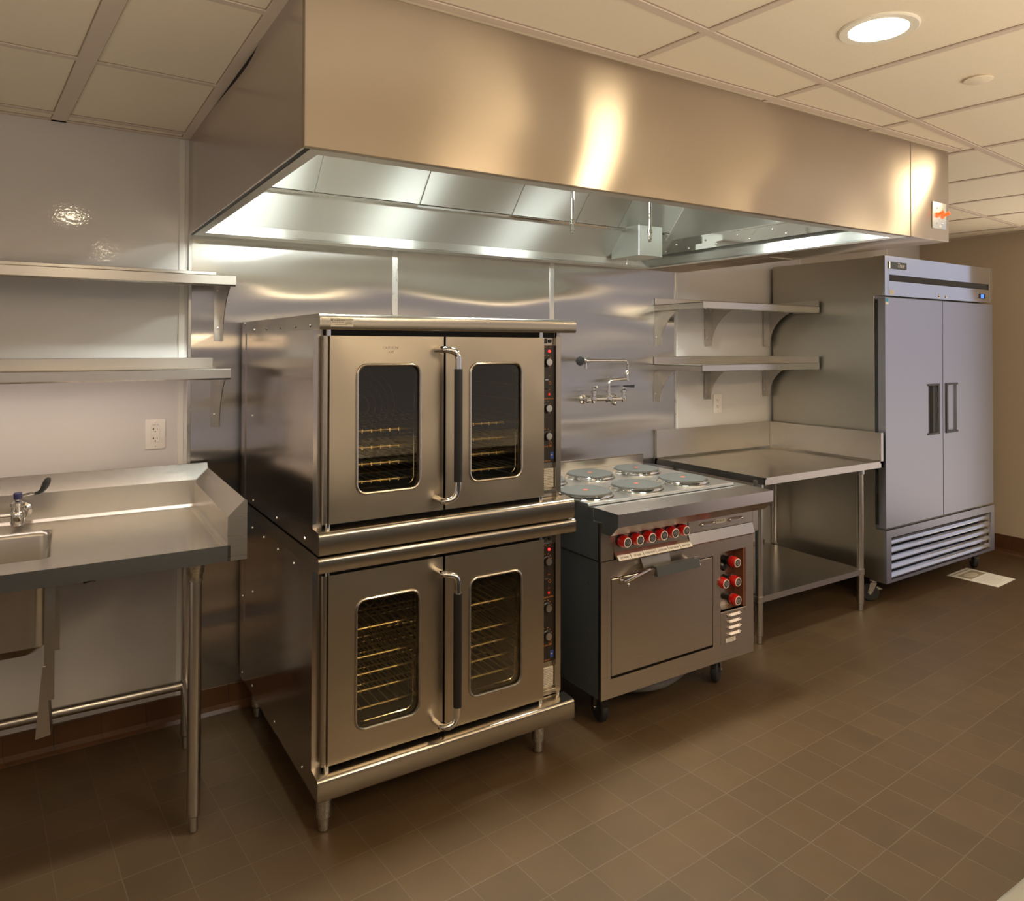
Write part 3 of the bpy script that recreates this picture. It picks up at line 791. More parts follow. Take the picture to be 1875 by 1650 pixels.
    m = MB(); m.cyl((0.250, -1.060, 0.826), (0.250, -1.060, 0.846), 0.008); m.build('hinge_pin', M_CHROME, t)
    m = MB(); m.cyl((1.060, -1.060, 0.826), (1.060, -1.060, 0.846), 0.008); m.build('hinge_pin', M_CHROME, t)
    m = MB(); m.cyl((0.250, -1.060, 0.219), (0.250, -1.060, 0.235), 0.008); m.build('hinge_pin', M_CHROME, t)
    m = MB(); m.cyl((1.060, -1.060, 0.219), (1.060, -1.060, 0.235), 0.008); m.build('hinge_pin', M_CHROME, t)
    # door handle
    pts = smooth_path([(0.624, -1.066, 0.783), (0.626, -1.125, 0.785), (0.672, -1.134, 0.775), (0.673, -1.134, 0.715), (0.673, -1.134, 0.335), (0.668, -1.134, 0.285), (0.628, -1.125, 0.273), (0.620, -1.066, 0.276)], 6, 0.035)
    h = MB().tube(pts, 0.0115, 16).build('door_handle', M_CHROME, t)
    q = MB().cyl((0.673, -1.134, 0.338), (0.673, -1.134, 0.718), 0.0145, seg=20).build('grip_sleeve', M_BLACK, t); q.parent = h
    # controls: narrow black panel between door and right column
    p = MB().box(1.087, 1.143, -1.034, -1.029, 0.352, 0.798, 0.001, 1).build('control_panel', M_PANEL, t)
    def sub(mb, name, mat):
        o = mb.build(name, mat, t); o.parent = p; return o
    for z in (0.735, 0.560, 0.455):
        sub(MB().lathe([(0.020, 0), (0.019, 0.006), (0.0155, 0.008), (0.0145, 0.020)], (1.104, -1.034, z), (0, -1, 0), 24), 'control_knob', M_BLACK)
        kc = sub(MB().lathe([(0.0135, 0), (0.013, 0.003), (0.001, 0.0032)], (1.104, -1.0535, z), (0, -1, 0), 24), 'knob_cap', M_ZINC)
        for a in range(-2, 8):
            aa = a * PI / 6 + 0.2
            x, zz = 1.104 + 0.026*math.cos(aa), z + 0.026*math.sin(aa)
            if 1.089 < x < 1.141:
                q = MB().box(x - 0.0018, x + 0.0018, -1.0347, -1.034, zz - 0.0012, zz + 0.0012).build('dial_mark', M_ORANGE, t); q.parent = p
    sub(MB().lathe([(0.0055, 0), (0.005, 0.003), (0.001, 0.004)], (1.118, -1.034, 0.776), (0, -1, 0), 14), 'indicator_light', M_REDLED)
    sub(MB().lathe([(0.0050, 0), (0.0045, 0.003), (0.001, 0.004)], (1.117, -1.034, 0.612), (0, -1, 0), 14), 'indicator_light', M_REDOFF)
    sub(MB().box(1.092, 1.112, -1.039, -1.034, 0.632, 0.672, 0.002, 1), 'rocker_switch', M_BLACK)
    sub(MB().box(1.095, 1.110, -1.0402, -1.0385, 0.666, 0.670), 'switch_mark', M_CHROME)
    for s_, x, z, sz in (('HEAT', 1.092, 0.790, 0.006), ('LO', 1.118, 0.790, 0.006), ('TEMPERATURE', 1.089, 0.593, 0.0075), ('COOK TIME', 1.090, 0.412, 0.0075), ('POWER ON', 1.090, 0.357, 0.006), ('ON', 1.114, 0.680, 0.005), ('OFF', 1.114, 0.628, 0.005)):
        q = text_obj(s_, sz, M_ORANGE, t, front(x, -1.0345, z), 'lettering', 0.0002); q.parent = p
    m = MB(); m.tube([(1.124 + 0.006*math.cos(a*PI/8), -1.0345, 0.424 + 0.006*math.sin(a*PI/8)) for a in range(16)], 0.0007, 4, True)
    sub(m, 'clock_symbol', M_ORANGE)
    m = MB(); m.tube([(1.121 + 0.005*math.cos(a*PI/8), -1.0345, 0.655 + 0.005*math.sin(a*PI/8)) for a in range(16)], 0.0009, 4, True)
    sub(m, 'bulb_symbol', M_ORANGE)
    q = MB().box(1.123, 1.138, -1.0352, -1.0338, 0.366, 0.392).build('blue_sticker', M_BLUE, t); q.parent = p; q['label'] = 'small blue sticker with white letters'
    q2 = text_obj('NSF', 0.006, M_LABEL, t, front(1.1245, -1.0354, 0.378), 'lettering', 0.0002); q2.parent = p
    q = MB().box(1.092, 1.139, -1.034, -1.0295, 0.258, 0.330, 0.001, 1).build('rating_plate', M_SILVERLBL, t)
    for k in range(11):
        w_ = 0.030 + 0.012 * ((k * 7) % 3) / 2
        r = MB().box(1.095, 1.095 + w_, -1.0344, -1.0338, 0.323 - 0.0062*k, 0.3252 - 0.0062*k).build('print_line', M_INKL, t); r.parent = q
    MB().box(1.084, 1.143, -1.046, -1.03, 0.240, 0.252, 0.002, 1).build('ledge', M_OVLID, t)
    # latch detail at the head of the panel
    MB().lathe([(0.007, 0), (0.007, 0.004), (0.001, 0.005)], (1.122, -1.030, 0.815), (0, -1, 0), 14).build('latch_hole', M_GAP, t)
    MB().box(1.092, 1.108, -1.034, -1.029, 0.806, 0.824).build('latch_plate', M_GAP, t)
    return t
oven = make_oven()
OZ = 0.7530
def dup_tree(o, parent=None):
    c = o.copy(); COL.objects.link(c); c.parent = parent
    for ch in [q for q in KIDS.get(o.name, [])]: dup_tree(ch, c)
    return c
KIDS = {}
for q in COL.objects:
    if q.parent is not None: KIDS.setdefault(q.parent.name, []).append(q)
up = dup_tree(oven)
up.location = (0.70, -0.55, OZ)
up['label'] = 'upper stainless double-door convection oven stacked on top of the other oven'
up['group'] = oven['group'] = 'stacked convection ovens'
# what only one of the two has
off_l = oven['_off']
for i, (x, y) in enumerate(((0.262, -1.000), (1.098, -0.99), (0.262, -0.14), (1.098, -0.14))):
    m = MB(); m.lathe([(0.010, 0), (0.017, 0.004), (0.018, 0.040), (0.0235, 0.045), (0.0245, 0.150)], (x, y, 0.0), seg=20)
    m.build('leg', M_ZINC, oven)
    oven['_off'] = off_l
X = OX0 - 0.003
_rk = [o for o in COL.objects if o.name == 'oven_rack' and o.parent == oven][0]
inst(_rk, (0, 0, 0.604))
screws(oven, [(OX0, -0.25, 0.815), (OX0, -0.43, 0.815), (OX0, -0.63, 0.815), (OX0, -0.83, 0.815), (OX0, -0.26, 0.56), (X, -0.10, 0.18), (OX0, -0.26, 0.185), (OX0, -0.60, 0.185), (OX0, -0.94, 0.185), (X, -0.10, 0.50)], (-1, 0, 0))
up['_off'] = (0.70, -0.55, OZ)
screws(up, [(X, -0.10, 1.640), (OX0 - 0.001, -0.262, 1.612), (OX0 - 0.001, -0.453, 1.612), (OX0 - 0.001, -0.646, 1.612), (OX0 - 0.001, -0.838, 1.612), (OX0 - 0.001, -1.000, 1.612), (OX0, -0.235, 1.265), (OX0, -0.255, 0.925), (OX0, -0.612, 0.925), (OX0, -0.952, 0.925)], (-1, 0, 0))
screws(up, [(0.66, -0.95, 1.648), (1.13, -0.95, 1.648), (0.45, -0.95, 1.648)], (0, 0, 1), 0.7)
st = MB().box(0.243, 0.315, -1.1012, -1.0995, 1.6085, 1.6345).build('maker_sticker', M_SILVERLBL, up)
q = text_obj('ETHMARK', 0.0095, M_INK, up, front(0.2465, -1.1016, 1.6245), 'lettering', 0.0002); q.parent = st
q = MB().box(0.2445, 0.2475, -1.1016, -1.1010, 1.6255, 1.6305).build('sticker_square', M_INK, up); q.parent = st
for x0, x1, z in ((0.290, 0.312, 1.6305), (0.290, 0.312, 1.6265), (0.292, 0.310, 1.6215), (0.246, 0.284, 1.6205), (0.290, 0.312, 1.617), (0.258, 0.296, 1.6135)):
    q = MB().box(x0, x1, -1.1016, -1.1010, z, z + 0.0018).build('sticker_line', M_INKL, up); q.parent = st
for s_, x, z in (('CAUTION', 0.456, 1.538), ('HOT', 0.456, 1.524)):
    text_obj(s_, 0.012, M_OVLID, up, front(x, -1.0665, z), 'embossed_lettering', 0.0006, 'CENTER')
# ================================================================== RANGE
rg = thing('electric_range', 'stainless six-burner electric range with red knobs on casters', 'range', (1.8, -0.68, 0.0))
RX0, RX1 = 1.345, 2.240
m = MB()
m.box(RX0, RX0 + 0.012, -1.055, -0.30, 0.155, 0.695); m.box(RX1 - 0.012, RX1, -1.055, -0.30, 0.155, 0.695)
m.box(RX0 + 0.012, RX1 - 0.012, -0.31, -0.30, 0.155, 0.695); m.box(RX0 + 0.012, RX1 - 0.012, -1.05, -0.31, 0.155, 0.170)
m.build('side_body', M_DARKSIDE, rg, smooth=False)
m = MB()
m.box(1.343, RX0 + 0.012, -1.055, -0.30, 0.700, 0.852); m.box(RX1 + 0.015, RX1 + 0.028, -1.055, -0.30, 0.700, 0.852)
m.box(1.355, 2.256, -0.31, -0.30, 0.700, 0.852); m.box(1.355, 2.256, -1.05, -0.31, 0.700, 0.706)
m.build('control_housing', M_DARKSIDE, rg, smooth=False)
# door and front frame
m = MB()
dz0, dz1, dx0, dx1 = 0.230, 0.628, 1.394, 1.975
rx0, rx1, rz0, rz1 = 2.022, 2.187, 0.372, 0.636
m.plate_hole(RX0, RX1, 0.155, 0.697, [[(dx0, dz0), (dx1, dz0), (dx1, dz1), (dx0, dz1)], [(rx0, rz0), (rx1, rz0), (rx1, rz1), (rx0, rz1)]], -1.067, -1.050)
m.build('front_frame', M_RANGE, rg, smooth=False)
m = MB(); m.box(dx0 + 0.004, dx1 - 0.004, -1.069, -1.050, dz0 + 0.010, dz1 - 0.004, 0.002, 1)
door = m.build('oven_door', M_RANGE, rg)
m = MB(); m.box(dx0 + 0.001, dx1 - 0.001, -1.049, -1.040, dz0, dz1)
m.build('door_gasket', M_GAP, rg, smooth=False)
# recessed control pocket
m = MB()
m.box(rx0, rx1, -1.010, -1.006, rz0, rz1)
m.box(rx0 - 0.003, rx0, -1.066, -1.006, rz0, rz1); m.box(rx0, rx1, -1.066, -1.010, rz0 - 0.003, rz0 + 0.0)
m.box(rx0, rx1, -1.066, -1.010, rz1, rz1 + 0.003)
m.build('knob_recess', M_RANGE, rg, smooth=False)
m = MB(); m.box(rx1 - 0.012, rx1, -1.064, -1.011, rz0, rz1)
q = m.build('recess_side', M_COPPER, rg, smooth=False); q['label'] = 'rust-coloured inner side of the knob recess'
m = MB(); m.box(rx0 + 0.001, rx1, -1.0685, -1.064, 0.230, 0.369, 0.001, 1)
vp = m.build('vent_panel', M_RANGE, rg)
def louver(x0, x1, z, h, y, par, mat=M_RAIL):
    m = MB()
    m.poly_extrude([(x0, y, z + h), (x0, y - 0.008, z + h * 0.35), (x0, y - 0.008, z), (x0, y, z - h * 0.1)], (x1 - x0, 0, 0))
    m.sphere((x0, y - 0.003, z + h * 0.45), h * 0.5, 8); m.sphere((x1, y - 0.003, z + h * 0.45), h * 0.5, 8)
    q = m.build('louver', mat, rg); q.parent = par; return q
for z in (0.342, 0.314, 0.287, 0.259): louver(2.072, 2.146, z, 0.014, -1.0685, vp)
q = MB().box(2.056, 2.116, -1.0695, -1.0680, 0.232, 0.250).build('small_label', M_LABEL, rg); q.parent = vp
for k in range(3):
    r = MB().box(2.060, 2.110, -1.0700, -1.0694, 0.2355 + 0.005*k, 0.2372 + 0.005*k).build('print_line', M_INKL, rg); r.parent = q
# upper fascia
m = MB()
m.box(1.343, 1.409, -1.067, -1.05, 0.700, 0.852)
m.build('fascia_corner', M_RANGE, rg, smooth=False)
MB().box(2.236, 2.272, -1.067, -1.05, 0.702, 0.852).build('fascia_corner', M_RANGE, rg, smooth=False)
m = MB(); m.box(1.411, 1.820, -1.067, -1.052, 0.728, 0.850, 0.001, 1)
m.poly_extrude([(1.411, -1.067, 0.728), (1.411, -1.058, 0.728), (1.411, -1.094, 0.694), (1.411, -1.098, 0.700)], (0.409, 0, 0))
kf = m.build('knob_fascia', M_RANGE, rg)
m = MB(); m.box(1.824, 2.234, -1.068, -1.052, 0.746, 0.850, 0.001, 1)
m.build('louver_fascia', M_RANGE, rg)
vf = None
for q in COL.objects:
    if q.name == 'louver_fascia': vf = q
m = MB(); m.poly_extrude([(1.824, -1.067, 0.744), (1.824, -1.055, 0.744), (1.824, -1.076, 0.693), (1.824, -1.080, 0.700)], (0.410, 0, 0))
m.box(1.824, 2.234, -1.067, -1.052, 0.700, 0.744)
m.build('deflector', M_RANGE, rg, smooth=False)
MB().poly_extrude([(1.545, -1.069, 0.697), (1.706, -1.069, 0.697), (1.712, -1.080, 0.640), (1.560, -1.080, 0.640)], (0, 0.004, 0)).build('vent_flap', M_RANGE, rg, smooth=False)
for x0, x1 in ((1.902, 1.972), (2.078, 2.156)):
    for z in (0.798, 0.768): louver(x0, x1, z, 0.016, -1.068, vf)
q = MB().box(1.990, 2.053, -1.0692, -1.0678, 0.768, 0.789).build('rating_label', M_SILVERLBL, rg); q.parent = vf
for k in range(3):
    r = MB().box(1.996 + 0.018*k, 2.010 + 0.018*k, -1.0697, -1.0690, 0.774, 0.783).build('print_mark', M_INKL, rg); r.parent = q
q = MB().box(2.188, 2.203, -1.0695, -1.0678, 0.797, 0.825).build('blue_label', M_BLUE, rg); q.parent = vf
q = MB().box(2.207, 2.222, -1.0695, -1.0678, 0.797, 0.825).build('white_label', M_LABEL, rg); q.parent = vf
r = MB().box(2.210, 2.219, -1.0700, -1.0694, 0.802, 0.820).build('print_mark', M_INKL, rg); r.parent = q
q = MB().box(2.046, 2.066, -1.0695, -1.0678, 0.822, 0.829).build('dark_label', M_INK, rg); q.parent = vf
# burner knobs
def red_knob(x, y, z, parent):
    k = MB().lathe([(0.023, 0), (0.0245, 0.004), (0.0255, 0.014), (0.0215, 0.034), (0.0205, 0.036), (0.0165, 0.0365)], (0, 0, 0), (0, -1, 0), 28).mesh('control_knob', M_RED)
    o = bpy.data.objects.new('control_knob', k); COL.objects.link(o); o.parent = rg
    o.location = Vector((x, y, z)) - Vector(tuple(rg['_off']))
    b = MB().lathe([(0.0262, -0.006), (0.0262, 0.0), (0.02, 0.001)], (0, 0, 0), (0, -1, 0), 24).mesh('bezel', M_BLACK)
    q = bpy.data.objects.new('bezel', b); COL.objects.link(q); q.parent = o
    c = MB().lathe([(0.0195, 0.0355), (0.0195, 0.0375), (0.0165, 0.0385), (0.0160, 0.0380)], (0, 0, 0), (0, -1, 0), 24, cap=False).mesh('knob_ring', M_LABEL)
    q = bpy.data.objects.new('knob_ring', c); COL.objects.link(q); q.parent = o
    c = MB().lathe([(0.0160, 0.0370), (0.0155, 0.0378), (0.0105, 0.0378)], (0, 0, 0), (0, -1, 0), 24, cap=False).mesh('knob_dial', M_INK)
    q = bpy.data.objects.new('knob_dial', c); COL.objects.link(q); q.parent = o
    c = MB().lathe([(0.0110, 0.0368), (0.0105, 0.0388), (0.0003, 0.0390)], (0, 0, 0), (0, -1, 0), 20, cap=False).mesh('knob_cap', M_ZINC)
    q = bpy.data.objects.new('knob_cap', c); COL.objects.link(q); q.parent = o
    return o
kp = None
KN = []
def knob_at(x, y, z, rot=0):
    if not KN:
        KN.append(red_knob(x, y, z, rg)); return KN[0]
    o = KN[0].copy(); COL.objects.link(o); o.location = Vector((x, y, z)) - Vector(tuple(rg['_off']))
    for ch in [c for c in bpy.data.objects if c.parent == KN[0]]:
        d = ch.copy(); COL.objects.link(d); d.parent = o
    return o
for x, z in ((1.447, 0.771), (1.514, 0.771), (1.579, 0.771), (1.645, 0.772), (1.709, 0.773), (1.773, 0.774)): knob_at(x, -1.071, z)
for x, y, z in ((2.102, -1.058, 0.585), (2.106, -1.058, 0.500), (2.040, -1.048, 0.500), (2.106, -1.058, 0.417)): knob_at(x, y, z)
MB().lathe([(0.019, 0), (0.020, 0.010), (0.013, 0.016)], (2.085, -1.020, 0.556), (0, -1, 0), 20).build('indicator_button', M_BLACK, rg)
for x, y, z in ((2.102, -1.008, 0.585), (2.106, -1.008, 0.500), (2.040, -1.008, 0.500), (2.106, -1.008, 0.417)):
    MB().lathe([(0.017, 0), (0.015, 0.040)], (x, y, z), (0, -1, 0), 16).build('knob_stem', M_BLACK, rg)
# burner name labels on the slanted lip
for i, s_ in enumerate(('LEFT FRONT', 'LEFT REAR', 'CENTER FRONT', 'CENTER REAR', 'RIGHT FRONT', 'RIGHT REAR')):
    xa = 1.413 + i * 0.0682
    dv = Vector((0, 0.036, 0.034)).normalized()
    nv = Vector((0, -0.034, 0.036)).normalized()
    org = Vector((xa, -1.098, 0.700)) + nv * 0.0006
    q = MB().poly_extrude([org, org + Vector((0.065, 0, 0)), org + Vector((0.065, 0, 0)) + dv * 0.024, org + dv * 0.024], nv * 0.0008).build('burner_label', M_LABEL, rg, smooth=False)
    Mx = Matrix(((1, 0, 0, xa + 0.0325), (0, dv.y, nv.y, 0), (0, dv.z, nv.z, 0), (0, 0, 0, 1)))
    p = org + nv * 0.0010 + dv * 0.0075
    Mx[1][3] = p.y; Mx[2][3] = p.z
    t_ = text_obj(s_, 0.0098, M_INK, rg, Mx @ Matrix.Diagonal((0.80, 1.15, 1, 1)), 'lettering', 0.0002, 'CENTER'); t_.parent = q
# towel rail nose / front ledge
m = MB()
m.prism_x([(-1.162, 0.902), (-1.162, 0.853), (-1.158, 0.851), (-1.118, 0.812), (-1.060, 0.812), (-1.060, 0.851), (-1.018, 0.851), (-1.018, 0.904)], 1.3535, 2.2605)
m.build('front_ledge', M_RAIL, rg, smooth=False)
m = MB(); m.poly_extrude([(1.3505, -1.162, 0.902), (1.3505, -1.162, 0.853), (1.3505, -1.118, 0.812), (1.3505, -0.98, 0.812), (1.3505, -0.98, 0.904)], (0.003, 0, 0))
m.build('ledge_end', M_CHAR, rg, smooth=False)
m = MB(); m.box(1.345, 2.262, -1.018, -0.29, 0.850, 0.900)
m.box(2.20, 2.262, -1.018, -0.32, 0.900, 0.904)
m.build('top_tray', M_COOK, rg, smooth=False)
m = MB(); m.box(1.342, 1.345, -1.018, -0.29, 0.850, 0.904)
m.build('side_band', M_CHAR, rg, smooth=False)
m = MB(); m.box(1.300 + 0.045, 2.205, -0.985, -0.315, 0.902, 0.916, 0.003, 1)
m.build('cooktop_plate', M_COOK, rg)
m = MB(); m.box(1.345, 2.256, -0.315, -0.285, 0.852, 0.962, 0.004, 1)
m.build('back_guard', M_OVLID, rg)
BP = [(1.440, -0.845), (1.727, -0.845), (2.020, -0.841), (1.440, -0.515), (1.727, -0.512), (2.018, -0.520)]
b0 = None
for i, (x, y) in enumerate(BP):
    if b0 is None:
        b0 = MB().lathe([(0.122, 0.0), (0.119, 0.003), (0.116, 0.004), (0.1155, 0.011), (0.113, 0.014), (0.110, 0.012)], (0, 0, 0), seg=56, cap=False).build('hotplate', M_CHROME, rg, off=(0, 0, 0))
        pl = MB().lathe([(0.1095, 0.006), (0.1095, 0.019), (0.107, 0.0215), (0.0003, 0.0215)], (0, 0, 0), seg=56, cap=False).build('iron_disc', M_PLATE, rg, off=(0, 0, 0)); pl.parent = b0
        dd = MB().lathe([(0.0115, 0.0214), (0.0113, 0.0222), (0.0003, 0.0222)], (0, 0, 0), seg=20, cap=False).build('red_dot', M_PLATEDOT, rg, off=(0, 0, 0)); dd.parent = b0
        b0.location = Vector((x, y, 0.916)) - Vector(tuple(rg['_off']))
    else:
        o = b0.copy(); COL.objects.link(o); o.location = Vector((x, y, 0.916)) - Vector(tuple(rg['_off']))
        for ch in (pl, dd):
            d = ch.copy(); COL.objects.link(d); d.parent = o
# oven door handle: plate arms and dark grip bar
m = MB()
m.tube([(1.446, -1.072, 0.612), (1.446, -1.090, 0.615), (1.560, -1.118, 0.650)], 0.0045, 8)
m.box(1.436, 1.456, -1.074, -1.068, 0.600, 0.625)
m.poly_extrude([(1.445, -1.112, 0.616), (1.558, -1.120, 0.648), (1.60, -1.122, 0.650), (1.60, -1.122, 0.642), (1.56, -1.120, 0.641), (1.447, -1.112, 0.610)], (0, 0.004, 0))
m.poly_extrude([(1.556, -1.122, 0.648), (1.600, -1.122, 0.652), (1.600, -1.122, 0.618), (1.582, -1.122, 0.612), (1.556, -1.122, 0.632)], (0, 0.005, 0))
hd = m.build('door_handle', M_CHROME, rg, smooth=False)
m = MB()
m.poly_extrude([(1.803, -1.122, 0.664), (1.836, -1.122, 0.662), (1.836, -1.122, 0.628), (1.803, -1.122, 0.640)], (0, 0.005, 0))
m.box(1.818, 1.834, -1.122, -1.068, 0.618, 0.640, 0.002, 1)
m.build('handle_arm', M_CHROME, rg, smooth=False)
m = MB(); m.poly_extrude([(1.585, -1.096, 0.655), (1.828, -1.096, 0.655), (1.828, -1.128, 0.655), (1.828, -1.134, 0.618), (1.585, -1.134, 0.618), (1.585, -1.128, 0.655)][0:0] or [(1.585, -1.100, 0.656), (1.585, -1.124, 0.656), (1.585, -1.134, 0.620), (1.585, -1.110, 0.616)], (0.243, 0, 0))
q = m.build('grip_bar', M_CHAR, rg, smooth=False); q.parent = hd
screws(rg, [(1.446, -1.112, 0.606), (1.831, -1.123, 0.626)], (0, -1, 0), 1.3)
screws(rg, [(RX0, -0.99, 0.60), (RX0, -0.99, 0.40), (RX0, -0.99, 0.215)], (-1, 0, 0))
# casters
def caster(t, x, y, ztop, r=0.058, wr=0.016, yaw=0.0, brake=True):
    c, s = math.cos(yaw), math.sin(yaw)
    MX = Matrix.Translation((x, y, 0)) @ Matrix.Rotation(yaw, 4, 'Z')
    hub = MB().box(-0.022, 0.022, -0.030, 0.030, ztop - 0.008, ztop).cyl((0, 0.0, ztop - 0.022), (0, 0.0, ztop - 0.006), 0.018)
    zc = r + 0.001; dx = 0.02
    for sy in (-1, 1):
        yy = sy * (wr + 0.006)
        hub.poly_extrude([(-0.018, yy, ztop - 0.020), (0.018, yy, ztop - 0.020), (dx + 0.012, yy, zc), (dx, yy, zc - 0.012), (dx - 0.012, yy, zc)], (0, 0.003 * sy, 0))
    hub.xform(MX)
    f = hub.build('caster', M_ZINC, t, smooth=False)
    w = MB().lathe([(r - 0.006, -wr), (r, -wr + 0.006), (r, wr - 0.006), (r - 0.006, wr)], (dx, 0, zc), (0, 1, 0), 32).xform(MX).build('wheel', M_RUBBER, t); w.parent = f
    h = MB().lathe([(0.018, -wr - 0.003), (0.018, wr + 0.003)], (dx, 0, zc), (0, 1, 0), 20).xform(MX).build('wheel_hub', M_CHAR, t); h.parent = f
    a = MB().lathe([(0.006, -wr - 0.013), (0.006, wr + 0.013)], (dx, 0, zc), (0, 1, 0), 12).xform(MX).build('axle_bolt', M_RIVET, t); a.parent = f
    if brake:
        b = MB().poly_extrude([(-0.05, -0.012, zc + 0.026), (-0.020, -0.012, zc + 0.040), (0.0, -0.012, zc + 0.030), (-0.02, -0.012, zc + 0.020)], (0, 0.024, 0)).xform(MX).build('brake_lever', M_ZINC, t, smooth=False); b.parent = f
caster(rg, 1.440, -0.955, 0.155, yaw=PI/2 - 0.25)
caster(rg, 2.110, -0.955, 0.155, yaw=0.55)
caster(rg, 1.440, -0.40, 0.155, yaw=0.3)
caster(rg, 2.110, -0.40, 0.155, yaw=0.3)
pw = MB().tube(smooth_path([(1.50, -0.62, 0.15), (1.54, -0.90, 0.105), (1.74, -0.97, 0.078), (1.95, -0.93, 0.098), (2.02, -0.80, 0.14)], 10), 0.024, 18).build('power_conduit', M_GREYPIPE, rg)
pw['label'] = 'thick grey conduit looping under the range'

# ================================================================== WORKTABLE
wt = thing('worktable', 'stainless steel worktable with undershelf and two raised splashes beside the refrigerator', 'worktable', (3.15, -0.42, 0.0))
TX0, TX1, TD = 2.622, 3.686, 0.826
m = MB()
m.box(TX0 + 0.002, TX1 - 0.002, -TD + 0.003, -0.012, 0.855, 0.8635)
# raised marine rim and dropped front / left skirts
m.box(TX0, TX1, -TD, -TD + 0.003, 0.835, 0.872); m.box(TX0, TX0 + 0.003, -TD, -0.012, 0.835, 0.872)
m.poly_extrude([(TX0, -TD + 0.002, 0.872), (TX0, -TD + 0.012, 0.870), (TX0, -TD + 0.016, 0.8635), (TX0, -TD + 0.002, 0.8635)], (TX1 - TX0, 0, 0))
m.poly_extrude([(TX0 + 0.002, -TD, 0.872), (TX0 + 0.012, -TD, 0.870), (TX0 + 0.016, -TD, 0.8635), (TX0 + 0.002, -TD, 0.8635)], (0, TD - 0.012, 0))
m.build('table_top', M_STEELX, wt, smooth=False)
m = MB()
m.prism_x([(-0.009, 0.835), (-0.009, 1.040), (-0.030, 1.040), (-0.030, 0.876), (-0.042, 0.8636), (-0.030, 0.860), (-0.030, 0.835)], TX0, TX1)
m.build('rear_splash', M_STEEL, wt, smooth=False)
m = MB()
m.prism_y([(TX1, 0.835), (TX1, 1.040), (TX1 - 0.022, 1.040), (TX1 - 0.022, 0.876), (TX1 - 0.034, 0.8636), (TX1 - 0.022, 0.860), (TX1 - 0.022, 0.835)], -TD, -0.031)
m.build('side_splash', M_STEEL, wt, smooth=False)
for x, y in ((2.648, -0.765), (3.545, -0.765), (2.70, -0.12), (3.60, -0.12)):
    m = MB(); m.lathe([(0.012, 0), (0.015, 0.004), (0.015, 0.038), (0.0205, 0.043), (0.0205, 0.850)], (x, y, 0), seg=24)
    lg = m.build('leg', M_STEEL, wt)
    q = MB().lathe([(0.026, 0), (0.026, 0.028), (0.030, 0.030), (0.030, 0.05)], (x, y, 0.802), seg=24).build('leg_socket', M_ZINC, wt); q.parent = lg
    q = MB().lathe([(0.024, 0), (0.024, 0.03)], (x, y, 0.216), seg=24).build('shelf_collar', M_ZINC, wt); q.parent = lg
m = MB()
m.box(2.668, 3.555, -0.775, -0.075, 0.240, 0.243); m.box(2.668, 3.555, -0.778, -0.775, 0.213, 0.244)
m.box(2.665, 2.668, -0.775, -0.075, 0.213, 0.243); m.box(3.555, 3.558, -0.775, -0.075, 0.213, 0.243)
m.prism_x([(-0.072, 0.243), (-0.075, 0.26), (-0.072, 0.262), (-0.069, 0.243)], 2.668, 3.555)
m.build('undershelf', M_STEEL, wt, smooth=False)

# ================================================================== REFRIGERATOR (local frame, rotated 1.3 degrees)
FW = 1.352
fr = thing('refrigerator', 'tall stainless two-door reach-in refrigerator with louvred base on casters', 'refrigerator', (3.697, -0.012, 0.0), 0.019, local=True)
FY = -0.815          # front of doors and fascia (local)
BY = -0.745          # front of the cabinet body
m = MB()
m.box(0.0, FW, BY, -0.02, 0.150, 2.094, 0.002, 1)
m.build('cabinet', M_FRSIDE, fr)
# top fascia
m = MB()
m.box(-0.002, FW, BY - 0.0, BY + 0.0, 1.86, 2.094) if False else None
m.plate_hole(-0.004, FW, 1.857, 2.096, [[(0.044, 1.944), (1.300, 1.944), (1.300, 1.984), (0.044, 1.984)]], FY, FY + 0.012)
fa = m.build('top_fascia', M_FRIDGEP, fr, smooth=False)
m = MB(); m.box(-0.004, 0.0, FY + 0.012, BY, 1.857, 2.096); m.box(0.0, FW, FY + 0.012, BY, 2.090, 2.096); m.box(0.0, FW, FY + 0.012, BY, 1.857, 1.862)
m.build('fascia_return', M_FRSIDE, fr, smooth=False)
q = MB().box(0.044, 1.300, FY + 0.010, FY + 0.016, 1.944, 1.984).build('finger_slot', M_GAP, fr, smooth=False); q.parent = fa
q = MB().box(0.044, 1.300, FY - 0.0005, FY + 0.014, 1.9425, 1.9445).build('slot_edge', M_CHROME, fr, smooth=False); q.parent = fa
m = MB(); m.box(0.030, 0.0325, FY - 0.001, FY + 0.001, 1.862, 2.092)
q = m.build('fascia_seam', M_ZINC, fr, smooth=False); q.parent = fa
m = MB(); m.box(1.312, 1.3145, FY - 0.001, FY + 0.001, 1.862, 2.090)
q = m.build('fascia_seam', M_ZINC, fr, smooth=False); q.parent = fa
bd = MB().box(0.036, 0.228, FY - 0.008, FY - 0.0003, 2.020, 2.062, 0.003, 1).build('name_badge', M_BADGE, fr); bd.parent = fa
q = MB().box(0.0355, 0.046, FY - 0.0085, FY - 0.002, 2.0195, 2.0625, 0.002, 1).build('badge_edge', M_CHROME, fr); q.parent = fa
q = text_obj('True', 0.040, M_LABEL, fr, front(0.118, FY - 0.0085, 2.029) @ Matrix(((1, 0.25, 0, 0), (0, 1, 0, 0), (0, 0, 1, 0), (0, 0, 0, 1))), 'lettering', 0.0004); q.parent = fa
q = MB().box(0.044, 0.095, FY - 0.0015, FY - 0.0002, 1.864, 1.893).build('rating_label', M_SILVERLBL, fr); q.parent = fa
q = MB().box(1.160, 1.243, FY - 0.004, FY - 0.0003, 1.882, 1.915, 0.002, 1).build('display', M_BLACK, fr)
